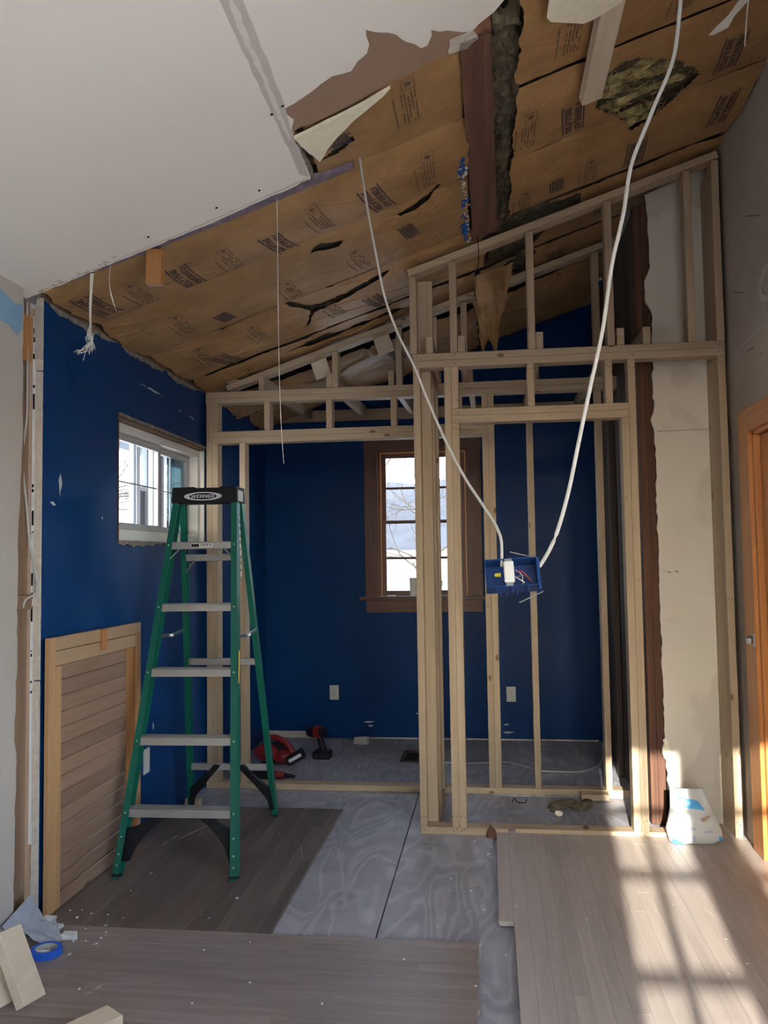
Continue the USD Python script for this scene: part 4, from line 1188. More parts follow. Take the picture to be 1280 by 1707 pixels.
for z in (.275, .865, 1.425):
    w = rwid(z) - .004
    yy = RY0 + (RY1 - RY0) * z / ZC
    obj('rear_brace', cbox(-w, w, yy - .03, yy - .012, z - .018, z + .018), M['alu'], ld)
# black corner braces under the bottom step, curved like brackets
for s in (-1, 1):
    def arc(a0, a1, a2, n=9):
        t_ = np.linspace(0, 1, n)[:, None]
        return [tuple(p) for p in (1 - t_) ** 2 * np.array(a0) + 2 * t_ * (1 - t_) * np.array(a1) + t_ ** 2 * np.array(a2)]
    outl = arc((.145, .247), (.195, .195), (.262, .195)) + arc((.272, .06), (.238, .05), (.232, .06), 3) + arc((.228, .075), (.195, .175), (.060, .247))
    pts = [(s * a_, b_) for a_, b_ in outl]
    if s < 0:
        pts = pts[::-1]
    obj('corner_brace', prism(pts, (0, .045, 0), (1, 0, 0), np.array([0, TI, 1]), -.026), M['black'], ld)
    outl = arc((.085, .292), (.150, .215), (.222, .165)) + arc((.240, .05), (.232, .035), (.218, .04), 3) + arc((.205, .10), (.15, .18), (.050, .285))
    pts = [(s * a_, b_) for a_, b_ in outl]
    if s < 0:
        pts = pts[::-1]
    obj('rear_corner_brace', prism(pts, (0, .955, 0), (1, 0, 0), np.array([0, (RY1 - RY0) / ZC, 1]), .022), M['black'], ld)
    # spreader
    zf = 1.04
    pF = fpt(s * (wid(zf) - .002), zf) + (0, .05, 0)
    pR = rpt(s * (rwid(zf) - .002), zf) - (0, .03, 0)
    pM = pF * .45 + pR * .55 + (0, 0, -.012)
    sp = obj('spreader', [bar(pF, pM, .005, .018), bar(pM, pR, .005, .018)], M['steel'], ld)
    obj('spreader_pin', bar(pM - (.012, 0, 0), pM + (.012, 0, 0), .014, .014), M['steel'], sp)
    # small stays below the top step
    z5 = 1.503
    obj('step_stay', bar(fpt(s * (wid(1.41) - .012), 1.41) + (0, .02, 0), fpt(s * (wid(1.43) - .07), z5 - .036) + (0, .02, 0), .022, .004), M['alu'], ld)
    obj('rear_stay', bar(rpt(s * (rwid(1.34) - .012), 1.34) - (0, .03, 0), rpt(s * (rwid(1.34) - .075), 1.415) - (0, .03, 0), .018, .004), M['alu'], ld)
rr_ = obj('rail_label', place(trimesh.creation.box((.002, .018, .15)), fpt(wid(.86) + .001, .90) + (0, .03, 0), (1, 0, .05), (0, 1, -TI), (-.05, TI, 1)), M['label_yellow'], ld, label='yellow warning label on the right rail')
obj('rail_print', [place(trimesh.creation.box((.002, .012, .012 + (i % 3) * .006)), fpt(wid(1.55 - i * .05) + .0008, 1.62 - i * .035) + (0, .03, 0), (1, 0, .05), (0, 1, -TI), (-.05, TI, 1)) for i in range(9)], M['label_white'], ld)
cy0, cy1 = TI * ZC - .012, RY1 + .005
cap = prism(Polygon([(-.171, 1.703), (.171, 1.703), (.167, 1.782), (.085, 1.783), (.08, 1.778), (-.05, 1.778), (-.055, 1.783), (-.165, 1.782)]), (0, cy1, 0), (1, 0, 0), (0, 0, 1), cy1 - cy0)
cap = obj('top_cap', cap, M['black'], ld)
el = affinity.scale(Point(0, 0).buffer(1, 24), .098, .0215)
cxp, czp = -.006, 1.735
emb = el.difference(affinity.scale(Point(0, 0).buffer(1, 24), .071, .0165))
obj('emblem', prism(affinity.translate(emb, cxp, czp), (0, cy0 - .0012, 0), (1, 0, 0), (0, 0, 1), -.0012), M['silver'], cap, label='silver oval emblem reading WERNER')
tm = text('WERNER', .0165, (cxp - .060, cy0 - .0004, czp - .0082), (1, 0, 0), (0, 0, 1), width=.120, slant=.18)
obj('lettering', tm, M['silver'], cap, label='silver lettering WERNER')
obj('cap_label', cbox(.1695, .1712, cy0 + .02, cy0 + .11, 1.710, 1.765, .0003), M['label_white'], cap, label='white printed label on the cap end')

# ------------------------------------------------------------------ hanging cables, strings, switch box
BX, BY, BZ = .060, 2.40, 1.368
cb = thing('white_cable', 'thick white cable looping down from the ceiling to the right side of the blue box', 'cable')
pts = [(.60, 2.36, 3.30), (.575, 2.35, 3.06), (.565, 2.35, 2.97), (.545, 2.35, 2.83), (.475, 2.35, 2.657), (.413, 2.35, 2.50), (.393, 2.35, 2.387), (.355, 2.35, 2.23), (.325, 2.35, 2.05), (.289, 2.35, 1.90), (.253, 2.35, 1.745), (.215, 2.36, 1.58), (.178, 2.38, 1.465), (.140, 2.42, 1.395)]
obj('jacket', tube(pts, .0057, 10, n=90), M['cable'], cb, smooth=True)
cb2 = thing('white_cable', 'thin white cable crossing the corner post to the left side of the blue box', 'cable')
pts = [(-0.4694, 3.1300, 2.9837), (-0.4365, 3.1000, 2.7612), (-0.3990, 3.0600, 2.5566), (-0.3700, 3.0300, 2.4073), (-0.3111, 2.9800, 2.2326), (-0.2538, 2.9300, 2.1080), (-0.2052, 2.8800, 1.9778), (-0.1343, 2.7800, 1.8039), (-0.0641, 2.6600, 1.6602), (-0.0086, 2.5500, 1.5666), (0.0221, 2.4800, 1.5087), (0.0345, 2.4400, 1.4636), (0.0327, 2.4200, 1.3944)]
obj('jacket', tube(pts, .0046, 10, n=80), M['cable'], cb2, smooth=True)
cb3 = thing('white_cable', 'white cable hanging in the gap between the white and blue left walls', 'cable')
obj('jacket', tube([(-1.87, 3.17, 2.54), (-1.862, 3.165, 2.3), (-1.858, 3.16, 2.05), (-1.875, 3.16, 1.86), (-1.858, 3.165, 1.65), (-1.845, 3.17, 1.5), (-1.832, 3.185, 1.40), (-1.822, 3.19, 1.34), (-1.828, 3.18, 1.30), (-1.845, 3.15, 1.285), (-1.85, 3.13, 1.25)], .0048, 8, n=70), M['cable'], cb3, smooth=True)
s1 = thing('frayed_string', 'thick frayed string hanging from the ceiling edge by the blue wall', 'string')
rs = np.random.default_rng(4)
fr_ = [tube([(-1.585, 3.165, 2.60), (-1.588 + rs.normal(0, .002), 3.165, 2.5), (-1.59, 3.165, 2.38)], .0035, 6)]
fr_.append(ribbon([(-1.583, 3.16, 2.60), (-1.586, 3.16, 2.53), (-1.589, 3.16, 2.46), (-1.590, 3.16, 2.40)], [.014, .012, .010, .010], 2))
for i in range(26):
    b_ = np.array([-1.59, 3.165, 2.40 - i * .003])
    fr_.append(tube([b_, b_ + rs.normal(0, .008, 3) + (0, 0, -.03), b_ + rs.normal(0, .012, 3) + (-.004, 0, -.055)], .0011, 4, n=5))
for i in range(10):
    b_ = np.array([-1.59, 3.165, 2.32])
    fr_.append(tube([b_, b_ + (-.02 + rs.normal(0, .006), 0, -.025 + rs.normal(0, .006)), b_ + (-.05 + rs.normal(0, .01), rs.normal(0, .01), -.045 + rs.normal(0, .01))], .0012, 4, n=5))
obj('strands', fr_, M['string'], s1)
s2 = thing('frayed_string', 'short wispy string on the ceiling edge left of the orange block', 'string')
obj('strands', [tube([(-1.505, 3.165, 2.63), (-1.51, 3.165, 2.56), (-1.497 + i * .006, 3.165, 2.50 - i * .02)], .0012, 4, n=6) for i in range(4)], M['string'], s2)
s3 = thing('hanging_wire', 'fine straight wire hanging from the ceiling edge above the ladder', 'wire')
obj('wire', tube([(-.808, 3.16, 2.86), (-.807, 3.16, 2.5), (-.805, 3.16, 2.2), (-.800, 3.16, 2.0), (-.789, 3.16, 1.80)], .0013, 5), M['string'], s3)
s4 = thing('hanging_wire', 'short dark wire dangling from the broken beam end', 'wire')
obj('wire', tube([(-.03, 4.36, 3.13), (-.025, 4.35, 3.0), (-.04, 4.36, 2.92), (-.05, 4.37, 2.80)], .002, 5), M['black'], s4)

sb = thing('switch_box', 'blue plastic electrical box hanging in mid air with one white switch', 'electrical box')
ti = math.radians(17)
U = np.array([math.cos(.05), 0, math.sin(.05)])          # across
Vv = np.array([0, math.sin(ti), math.cos(ti)]) - 0        # up the box's face
Vv = Vv - U * (Vv @ U)
Vv /= np.linalg.norm(Vv)
N = np.cross(U, Vv)                                        # out of the face, towards the viewer
N = N if N[1] < 0 else -N
O = np.array([BX, BY, BZ + .012])


def bp(u, v, n):
    return O + U * u + Vv * v + N * n


def bbox(u0, u1, v0, v1, n0, n1, c=.0008):
    m = cbox(u0, u1, v0, v1, n0, n1, c)
    return place(m, O, U, Vv, N) if np.linalg.det(np.stack([U, Vv, N])) > 0 else place(m, O, U, Vv, N)


hw, hh, dp = .074, .041, .072
obj('shell', [bbox(-hw, hw, -hh, -hh + .003, -dp, 0), bbox(-hw, hw, hh - .003, hh, -dp, 0), bbox(-hw, -hw + .003, -hh, hh, -dp, 0), bbox(hw - .003, hw, -hh, hh, -dp, 0), bbox(-hw, hw, -hh, hh, -dp - .003, -dp)], M['blue_box'], sb)
obj('rib', [bbox(x, x + .006, -hh - .004, -hh, -.055, -.004) for x in (-.05, -.004, .04)] + [bbox(x, x + .004, -hh - .012, -hh - .0, -.070, -.062) for x in (-.034, -.018, .012)], M['blue_box'], sb)
for qa, qb in ((bp(.0, hh + .025, -.02), bp(hw + .008, hh + .004, -.035)), (bp(.015, -hh - .042, -.03), bp(hw + .012, -hh - .012, -.035))):
    obj('nail', bar(qa, qb, .003, .003), M['zinc'], sb)
obj('nail_flange', bbox(hw, hw + .006, -hh - .012, hh - .004, -.03, -.002), M['blue_box'], sb)
sw = obj('switch', [bbox(-.0215, .0015 + .006, -.030, .031, -.006, .007, .002)], M['white_plastic'], sb, label='white rocker switch')
obj('rocker', bbox(-.0185, .0045, -.024, .026, .007, .010, .002), M['white_plastic'], sw)
for va, vb in ((.031, .041), (-.041, -.030)):
    obj('yoke', bbox(-.0175, .0035, va, vb, -.002, 0), M['zinc'], sw)
obj('wire_nut', place(lathe([(0, 0), (.006, 0), (.0055, .014), (.004, .018), (0, .018)], sides=12), bp(-.030, -.001, -.020), Vv, N, -U), M['yellow'], sb, smooth=30)
obj('red_wire', tube([bp(.015, .004, -.02), bp(.028, .004, -.012), bp(.045, -.012, -.02), bp(.055, -.02, -.04)], .0017, 6), M['red_wire'], sb, smooth=True)
for pw in ([bp(.010, -.012, -.01), bp(.02, -.02, -.008), bp(.035, -.028, -.02)], [bp(.012, .01, -.02), bp(.03, -.008, -.02), bp(.03, -.03, -.03)]):
    obj('white_wire', tube(pw, .0015, 6), M['cable'], sb, smooth=True)
obj('ground_wire', tube([bp(.010, -.018, -.01), bp(.03, -.010, -.006), bp(.05, -.022, -.02)], .001, 5), M['copper'], sb)

# ------------------------------------------------------------------ outlets on the far wall and cover on the left wall
def outlet(label, x, z):
    t = thing('wall_outlet', label, 'outlet', (x, FY, z))
    pl = obj('cover_plate', cbox(x - .037, x + .037, FY - .006, FY - .0005, z - .058, z + .058, .002), M['white_plastic'], t)
    for s in (-1, 1):
        r_ = obj('receptacle', cbox(x - .017, x + .017, FY - .009, FY - .005, z + s * .020 - .014, z + s * .020 + .014, .003), M['white_plastic'], t)
        obj('slots', [box(x - .0075, x - .0055, FY - .0094, FY - .0088, z + s * .020 - .004, z + s * .020 + .005), box(x + .0055, x + .0075, FY - .0094, FY - .0088, z + s * .020 - .004, z + s * .020 + .005)], M['void'], r_)
    obj('screw', cbox(x - .003, x + .003, FY - .0075, FY - .0055, z - .003, z + .003, .001), M['steel'], t)
    return t


o1 = outlet('white wall outlet on the far blue wall, left of the window', -1.262, .362)
copy_of(o1, (.142, FY, .356), label='white wall outlet on the far blue wall seen through the front framing', group='outlets on the far wall')
tag(o1, group='outlets on the far wall')
o3 = thing('wall_plate', 'white cover plate on the blue left wall beside the pine panel', 'cover plate', (LX, 4.26, .38))
obj('cover_plate', cbox(LX + .0005, LX + .007, 4.225, 4.30, .315, .445, .002), M['white_plastic'], o3)

# ------------------------------------------------------------------ things on the window sills
sm = thing('drywall_chunk', 'white crumpled plaster chunks heaped on the sliding window sill', 'rubble')
sy = LX - .022
obj('chunk', [lump((sy, 4.97, 1.565), (.02, .05, .022), 3, .35), lump((sy, 5.05, 1.572), (.02, .04, .026), 5, .35), lump((sy, 4.90, 1.56), (.018, .035, .014), 7, .3)], M['label_white'], sm)
s5 = thing('small_carton', 'small white carton standing on the sliding window sill', 'carton')
obj('carton', cbox(sy - .012, sy + .014, 4.835, 4.875, 1.548, 1.628, .002), M['label_white'], s5)
s6 = thing('wire_nut', 'tiny orange wire nut on the sliding window sill', 'wire nut')
obj('cap', lathe([(0, 0), (.010, 0), (.008, .02), (.004, .026), (0, .026)], (sy + .006, 4.90, 1.5475), 10), M['yellow'], s6, smooth=30)
s7 = thing('mug', 'pale grey tumbler on the brown window sill', 'cup', (-.605, FY - .02, W2[2]))
obj('cup', lathe([(0, 0), (.030, 0), (.036, .145), (.033, .145), (.028, .004), (0, .004)], (-.605, FY - .022, W2[2] + .0005), 20), M['white_plastic'], s7, smooth=30)
s8 = thing('paint_scraper', 'small white scraper lying on the brown window sill', 'tool', (-.83, FY - .02, W2[2]))
obj('blade', cbox(-.885, -.82, FY - .05, FY - .02, W2[2] + .0005, W2[2] + .004, .0005), M['steel'], s8)
obj('handle', cbox(-.82, -.745, FY - .043, FY - .027, W2[2] + .0005, W2[2] + .013, .004), M['white_plastic'], s8)

# ------------------------------------------------------------------ tools and clutter on the far room floor
saw = thing('circular_saw', 'red cordless circular saw with black battery on the far room floor', 'saw', (-1.50, 5.80, 0))
cx, cyy = -1.52, 5.82
obj('base_plate', cbox(cx - .15, cx + .13, cyy - .06, cyy + .08, .0005, .004), M['steel'], saw)
gd = [(-.10, .004), (.10, .004), (.11, .05), (.095, .10), (.06, .14), (0, .155), (-.06, .14), (-.10, .10), (-.115, .05)]
obj('blade_guard', prism([(cx + p[0], p[1]) for p in gd], (0, cyy + .012, 0), (1, 0, 0), (0, 0, 1), .032), M['black'], saw)
obj('motor_housing', [lump((cx - .06, cyy - .05, .085), (.085, .06, .06), 2, .08), lump((cx + .06, cyy - .05, .06), (.07, .05, .045), 4, .08)], M['tool_red'], saw, smooth=True)
obj('handle', tube([(cx - .08, cyy - .02, .13), (cx - .02, cyy - .02, .185), (cx + .06, cyy - .03, .16), (cx + .12, cyy - .04, .09), (cx + .13, cyy - .05, .05)], [.018, .02, .02, .022, .026], 10), M['tool_red'], saw, smooth=True)
bt_ = obj('battery', bar((cx + .10, cyy - .10, .035), (cx + .215, cyy - .07, .095), .07, .062, c=.008), M['black'], saw)
obj('battery_label', bar((cx + .12, cyy - .135, .045), (cx + .20, cyy - .112, .087), .003, .022, c=.0005), M['silver'], bt_)
dr = thing('impact_driver', 'small black and red cordless driver near the far wall', 'drill', (-1.25, 5.98, 0))
cx, cyy = -1.255, 6.0
obj('motor_housing', tube([(cx - .075, cyy + .04, .175), (cx - .03, cyy + .01, .18), (cx + .03, cyy - .02, .185), (cx + .05, cyy - .03, .185)], [.036, .040, .040, .03], 14), M['black'], dr, smooth=True)
obj('red_shell', tube([(cx - .018, cyy + .002, .183), (cx + .022, cyy - .018, .187)], [.044, .044], 14, smooth_path=False), M['tool_red'], dr, smooth=30)
obj('grip', tube([(cx + .005, cyy, .16), (cx + .025, cyy - .01, .09), (cx + .035, cyy - .015, .05)], [.026, .024, .028], 12), M['black'], dr, smooth=True)
obj('battery', cbox(cx - .035, cx + .095, cyy - .07, cyy + .045, .0005, .055, .010), M['black'], dr)
kn = thing('multi_tool', 'long slim red and black handheld tool lying behind the rear stud wall plate', 'tool', (-1.43, 5.40, 0))
obj('body', tube([(-1.62, 5.40, .026), (-1.50, 5.40, .026), (-1.44, 5.40, .026)], [.020, .024, .025], 12), M['black'], kn, smooth=True)
obj('grip', tube([(-1.47, 5.40, .0265), (-1.42, 5.40, .027), (-1.36, 5.40, .025)], [.0255, .026, .022], 12), M['tool_red'], kn, smooth=True)
obj('nose', tube([(-1.36, 5.40, .024), (-1.32, 5.40, .022), (-1.29, 5.40, .02)], [.017, .013, .009], 12), M['black'], kn, smooth=True)
gb = thing('grey_block', 'grey broken block lying at the foot of the far blue wall', 'rubble', (-1.02, 6.5, 0))
obj('block', trimesh.convex.convex_hull(np.array([(-1.075, 6.45, .001), (-.965, 6.44, .001), (-.96, 6.52, .001), (-1.07, 6.53, .001), (-1.07, 6.46, .05), (-.975, 6.455, .058), (-.965, 6.51, .05), (-1.06, 6.52, .045)])), M['grey_scrap'], gb)
fv = thing('floor_vent', 'dark floor vent hole beside the corner studs', 'vent', (-.58, 6.07, 0))
obj('frame', [cbox(-.66, -.50, 5.90, 5.93, .0005, .006), cbox(-.66, -.50, 6.22, 6.25, .0005, .006), cbox(-.66, -.63, 5.93, 6.22, .0005, .006), cbox(-.53, -.50, 5.93, 6.22, .0005, .006)], M['sheath'], fv)
obj('louvre', [cbox(-.63, -.53, 5.935 + k * .03, 5.955 + k * .03, .0005, .004, .0005) for k in range(9)], M['void'], fv)
tg = thing('torn_insulation', 'dark clump of torn insulation on the closet floor', 'insulation', (.42, 4.83, 0))
ms = []
rt = np.random.default_rng(12)
for i in range(20):
    t_ = rt.uniform(-.10, .10)
    ms.append(lump((.42 + t_, 4.82 + rt.normal(0, .025) + t_ * .1, .032 + rt.uniform(-.005, .014)), (.030, .024, .022), 300 + i, .55, 2, 2.5))
obj('wool', ms, M['fiberglass_dark'], tg, smooth=True)
obj('pale_wad', lump((.345, 4.74, .018), (.022, .018, .016), 77, .3, 2), M['gypsum'], tg, smooth=True)
wsb = thing('wood_scrap', 'short lumber offcut lying against the rear wall plate in the closet', 'offcut', (.6, 5.08, 0))
obj('offcut', cbox(.50, .66, 5.055, 5.135, .001, .035), M['x'], wsb)
twg = thing('bent_staple', 'small dark bent wire on the closet floor', 'wire', (.13, 4.98, 0))
obj('wire', [tube([(.10, 4.98, .004), (.11, 4.97, .03), (.13, 4.96, .01), (.17, 4.97, .006), (.18, 4.99, .02)], .003, 5)], M['black'], twg)
fc = thing('floor_cable', 'thin white cable snaking along the far room floor behind the framing', 'cable')
obj('jacket', tube([(-.45, 5.90, .005), (-.173, 5.891, .005), (.067, 5.941, .005), (.20, 5.83, .005), (.30, 5.71, .005), (.532, 5.694, .005), (.68, 5.85, .005), (.75, 6.05, .01), (.79, 6.3, .06), (.815, 6.45, .15)], .0045, 7, n=70), M['cable'], fc, smooth=True)

# ------------------------------------------------------------------ foreground: bag, offcuts, tape, debris
bag = thing('plastic_bag', 'white and blue printed plastic bag slumped against the white drywall', 'bag', (.98, 4.33, OT))
# an upright pouch: a cross-section at each height, softened by folds
prof = [(0, .848, 1.06, 4.285, 4.375), (.02, .840, 1.098, 4.28, 4.385), (.06, .832, 1.092, 4.282, 4.384), (.09, .842, 1.080, 4.29, 4.384), (.16, .858, 1.052, 4.305, 4.382), (.21, .860, 1.036, 4.325, 4.380), (.245, .862, 1.024, 4.352, 4.374)]
n = 40
V = []
zz = np.linspace(0, .245, 26)
for z in zz:
    q = [np.interp(z, [p[0] for p in prof], [p[k] for p in prof]) for k in range(1, 5)]
    mx, my, ax_, ay_ = (q[0] + q[1]) / 2, (q[2] + q[3]) / 2, (q[1] - q[0]) / 2, (q[3] - q[2]) / 2
    for k in range(n):
        a_ = 2 * math.pi * k / n
        c_, s_ = math.cos(a_), math.sin(a_)
        e = .45
        x, y = mx + ax_ * np.sign(c_) * abs(c_) ** e, my + ay_ * np.sign(s_) * abs(s_) ** .8
        w = meshkit.fbm(np.array([[x * 14, z * 9, a_]]), 3, 8)[0] - .5
        V.append((x + .012 * w, y + .03 * w, OT + .001 + z + .010 * (x - .95) * (z > .2)))
V = np.array(V)
F = []
for i in range(len(zz) - 1):
    for k in range(n):
        a_, b_ = i * n + k, i * n + (k + 1) % n
        F += [[a_, b_, b_ + n], [a_, b_ + n, a_ + n]]
c0, c1 = len(V), len(V) + 1
V = np.vstack([V, V[:n].mean(0), V[-n:].mean(0)])
F += [[c0, (k + 1) % n, k] for k in range(n)] + [[c1, (len(zz) - 1) * n + k, (len(zz) - 1) * n + (k + 1) % n] for k in range(n)]
bagm = trimesh.Trimesh(V, F, process=False)
obj('film', bagm, M['bag_white'], bag, smooth=True)


def bag_patch(poly, mname, name):
    """print lying on the bag's front: polygon in (x, z) dropped onto the film"""
    poly = Polygon(poly).buffer(0)
    x0_, z0_, x1_, z1_ = poly.bounds
    nx_, nz_ = max(2, int((x1_ - x0_) / .003)), max(2, int((z1_ - z0_) / .003))
    gx, gz = np.linspace(x0_, x1_, nx_ + 1), np.linspace(z0_, z1_, nz_ + 1)
    front = []
    GX, GZ = np.meshgrid(gx, gz, indexing='ij')
    zz_ = np.clip(GZ - OT - .001, 0, .245)
    q = [np.interp(zz_, [p[0] for p in prof], [p[k] for p in prof]) for k in range(1, 5)]
    u_ = np.clip((GX - (q[0] + q[1]) / 2) / ((q[1] - q[0]) / 2), -.999, .999)
    c_ = np.sign(u_) * np.abs(u_) ** (1 / .45)
    a_ = 2 * math.pi - np.arccos(c_)
    w = meshkit.fbm(np.stack([GX * 14, zz_ * 9, a_], -1), 3, 8) - .5
    yy = (q[2] + q[3]) / 2 - (q[3] - q[2]) / 2 * np.abs(np.sin(a_)) ** .8 + .03 * w
    yy = yy - .004
    pts = np.stack([GX, yy - .0022, GZ], -1).reshape(-1, 3)
    F_ = []
    for i in range(nx_):
        for j in range(nz_):
            cxx, czz = (gx[i] + gx[i + 1]) / 2, (gz[j] + gz[j + 1]) / 2
            if not poly.contains(Point(cxx, czz)):
                continue
            q = [i * (nz_ + 1) + j, (i + 1) * (nz_ + 1) + j, (i + 1) * (nz_ + 1) + j + 1, i * (nz_ + 1) + j + 1]
            if np.isnan(pts[q]).any():
                continue
            F_ += [[q[0], q[1], q[2]], [q[0], q[2], q[3]]]
    if F_:
        m = trimesh.Trimesh(np.nan_to_num(pts), F_, process=False)
        m.remove_unreferenced_vertices()
        obj(name, m, M[mname], bag, smooth=True)


bag_patch([(.893, .238), (.985, .218), (1.012, .178), (.93, .186), (.888, .205)], 'bag_blue', 'blue_print')
for (bx, bz) in ((.905, .222), (.940, .213)):
    bag_patch([(bx - .006, bz), (bx, bz + .006), (bx + .007, bz), (bx + .006, bz - .010), (bx - .005, bz - .012)], 'bag_white', 'white_icon')
bag_patch([(.864, .235), (.882, .236), (.880, .19), (.866, .188)], 'bag_mark', 'small_print')
bag_patch([(.852, .045), (.87, .044), (.905, .027), (.905, .022), (.853, .022)], 'bag_blue', 'blue_print')
bag_patch([(.915, .098), (.965, .10), (.965, .09), (.915, .089)], 'bag_mark', 'small_print')
bag_patch([(.945, .062), (.960, .064), (.960, .034), (.945, .032)], 'bag_mark', 'small_print')
bag_patch([(.985, .140), (1.03, .156), (1.04, .146), (1.0, .124)], 'bag_brown', 'picture_print')
bag_patch([(1.0, .085), (1.04, .09), (1.04, .08), (1.0, .075)], 'bag_mark', 'small_print')
bag_patch([(1.070, .06), (1.088, .055), (1.092, .03), (1.072, .035)], 'bag_blue', 'blue_print')

tape = thing('tape_roll', 'roll of blue painter tape lying on the oak floor at lower left', 'tape', (-1.613, 2.905, OT))
obj('tape_ring', lathe([(.038, .0005), (.053, .0005), (.055, .002), (.055, .023), (.053, .025), (.038, .025), (.038, .0005)], (-1.613, 2.905, OT), 40), M['tape_blue'], tape, smooth=30)
obj('card_core', lathe([(.035, .0005), (.0378, .0005), (.0378, .0245), (.035, .0245), (.035, .0005)], (-1.613, 2.905, OT), 40), M['grey_scrap'], tape, smooth=30)
obj('loose_end', bar((-1.635, 2.885, OT + .020), (-1.605, 2.925, OT + .006), .025, .001, c=.0003), M['label_white'], tape)

ply_ = thing('plastic_sheet', 'dusty grey plastic sheet scrap crumpled at the foot of the left wall', 'sheet', (-1.72, 3.06, OT))
gx, gy = np.meshgrid(np.linspace(0, 1, 34), np.linspace(0, 1, 30), indexing='ij')
A_, B_, C_, D_ = np.array([-1.815, 3.15, .13]), np.array([-1.80, 2.93, .10]), np.array([-1.60, 3.0, .028]), np.array([-1.70, 3.13, .045])
Pq = (A_ * (1 - gx)[..., None] * (1 - gy)[..., None] + B_ * (1 - gx)[..., None] * gy[..., None] + D_ * gx[..., None] * (1 - gy)[..., None] + C_ * gx[..., None] * gy[..., None])
nz = meshkit.fbm(np.stack([gx * 3, gy * 3, gx * 0 + 2], -1), 3, 5) - .5
Pq[..., 2] = np.maximum(OT + .002, Pq[..., 2] - .10 * gx * (1 - gx) + .06 * nz * (gx * (1 - gx) * 4) ** .5)
Pq[..., 0] = np.maximum(Pq[..., 0], LX + .003)
nxx, nyy = gx.shape
i, j = np.meshgrid(np.arange(nxx - 1), np.arange(nyy - 1), indexing='ij')
q = np.stack([i * nyy + j, (i + 1) * nyy + j, (i + 1) * nyy + j + 1, i * nyy + j + 1], -1).reshape(-1, 4)
obj('sheet', trimesh.Trimesh(Pq.reshape(-1, 3), np.vstack([q[:, [0, 1, 2]], q[:, [0, 2, 3]]]), process=False), M['poly'], ply_, smooth=True)
lab = ['white plaster lump nearest the foot of the blue wall', 'white plaster slab beside the blue tape roll', 'small white plaster piece right of the tape roll']
for k, (x, y, sx_, sy_, h) in enumerate([(-1.745, 3.155, .024, .020, .022), (-1.695, 3.10, .034, .022, .016), (-1.595, 3.04, .026, .018, .016)]):
    rk = np.random.default_rng(20 + k)
    pt = np.array([(x + a_ * sx_, y + b_ * sy_, OT + .001 + c_ * h) for a_ in (-1, 1) for b_ in (-1, 1) for c_ in (0, 1)]) + rk.normal(0, .005, (8, 3)) * (1, 1, 0)
    o = obj('plaster_piece', trimesh.convex.convex_hull(pt), M['label_white'])
    tag(o, lab[k], 'rubble', 'plaster pieces at the left wall foot')


def board_at(p_low, p_high, face_n, w, th, name, label, m='scrap'):
    t = thing(name, label, 'board', tuple(p_low))
    obj('board', bar(p_low, p_high, w, th, up=face_n, c=.0015), M[m], t)
    return t


# two offcuts lean on the near left wall, one lies flat
board_at(np.array([-1.470, 2.560, .036]), np.array([-1.583, 2.600, 0.237]), (.88, -.12, .48), .098, .036, 'leaning_board', 'cream offcut leaning at lower left, the larger front one')
board_at(np.array([-1.548, 2.535, .034]), np.array([-1.623, 2.560, 0.161]), (.88, -.12, .48), .085, .030, 'leaning_board', 'cream offcut mostly cut off by the left edge, behind the larger one')
fo = thing('flat_offcut', 'cream board offcut lying flat at the lower left edge', 'board', (-1.22, 2.42, OT))
obj('board', bar((-1.165, 2.505, OT + .0205), (-1.36, 2.22, OT + .0205), .09, .038), M['scrap'], fo)

wb2 = thing('wood_block', 'small pale wood block on the floor behind the ladder bottom step', 'block')
obj('block', cbox(-1.785, -1.70, 4.735, 4.785, .0005, .050), M['x'], wb2)
sf = []
rs2 = np.random.default_rng(51)
for (x0_, y0_, x1_, y1_, w_) in ((-1.62, 4.05, -1.50, 4.45, .008), (-1.66, 4.0, -1.60, 4.3, .005), (-1.55, 4.15, -1.46, 4.35, .004), (.665, 4.28, .78, 4.24, .006), (.80, 3.55, .87, 3.38, .006), (-.9, 3.9, -.95, 4.1, .004), (.30, 3.3, .36, 3.0, .003), (-1.35, 2.62, -1.28, 2.78, .008)):
    d_ = np.array([x1_ - x0_, y1_ - y0_])
    n_ = np.array([-d_[1], d_[0]]) / np.linalg.norm(d_) * w_
    a_ = np.array([x0_, y0_])
    p = jag([a_, a_ + d_ * .5 + n_, a_ + d_, a_ + d_ * .5 - n_ * .4], .003, .02, int(abs(x0_) * 100), True)
    sf.append(prism(Polygon(p).buffer(0), (0, 0, OT + .0006), (1, 0, 0), (0, 1, 0), .0006))
for (cx_, cy_, n_) in ((.655, 3.72, 16), (1.02, 3.78, 18)):
    for k in range(n_):
        x, y = cx_ + rs2.normal(0, .025), cy_ + rs2.normal(0, .12)
        p = jag([(x, y), (x + .012, y + rs2.uniform(.01, .04)), (x + .004, y + .03)], .003, .012, 900 + k, True)
        g_ = Polygon(p).buffer(0)
        if g_.area > 1e-6:
            sf.append(prism(g_, (0, 0, OT + .0006), (1, 0, 0), (0, 1, 0), .0006))
obj('floor_scuffs', sf, M['floor_scuff'], floor, kind='stuff')

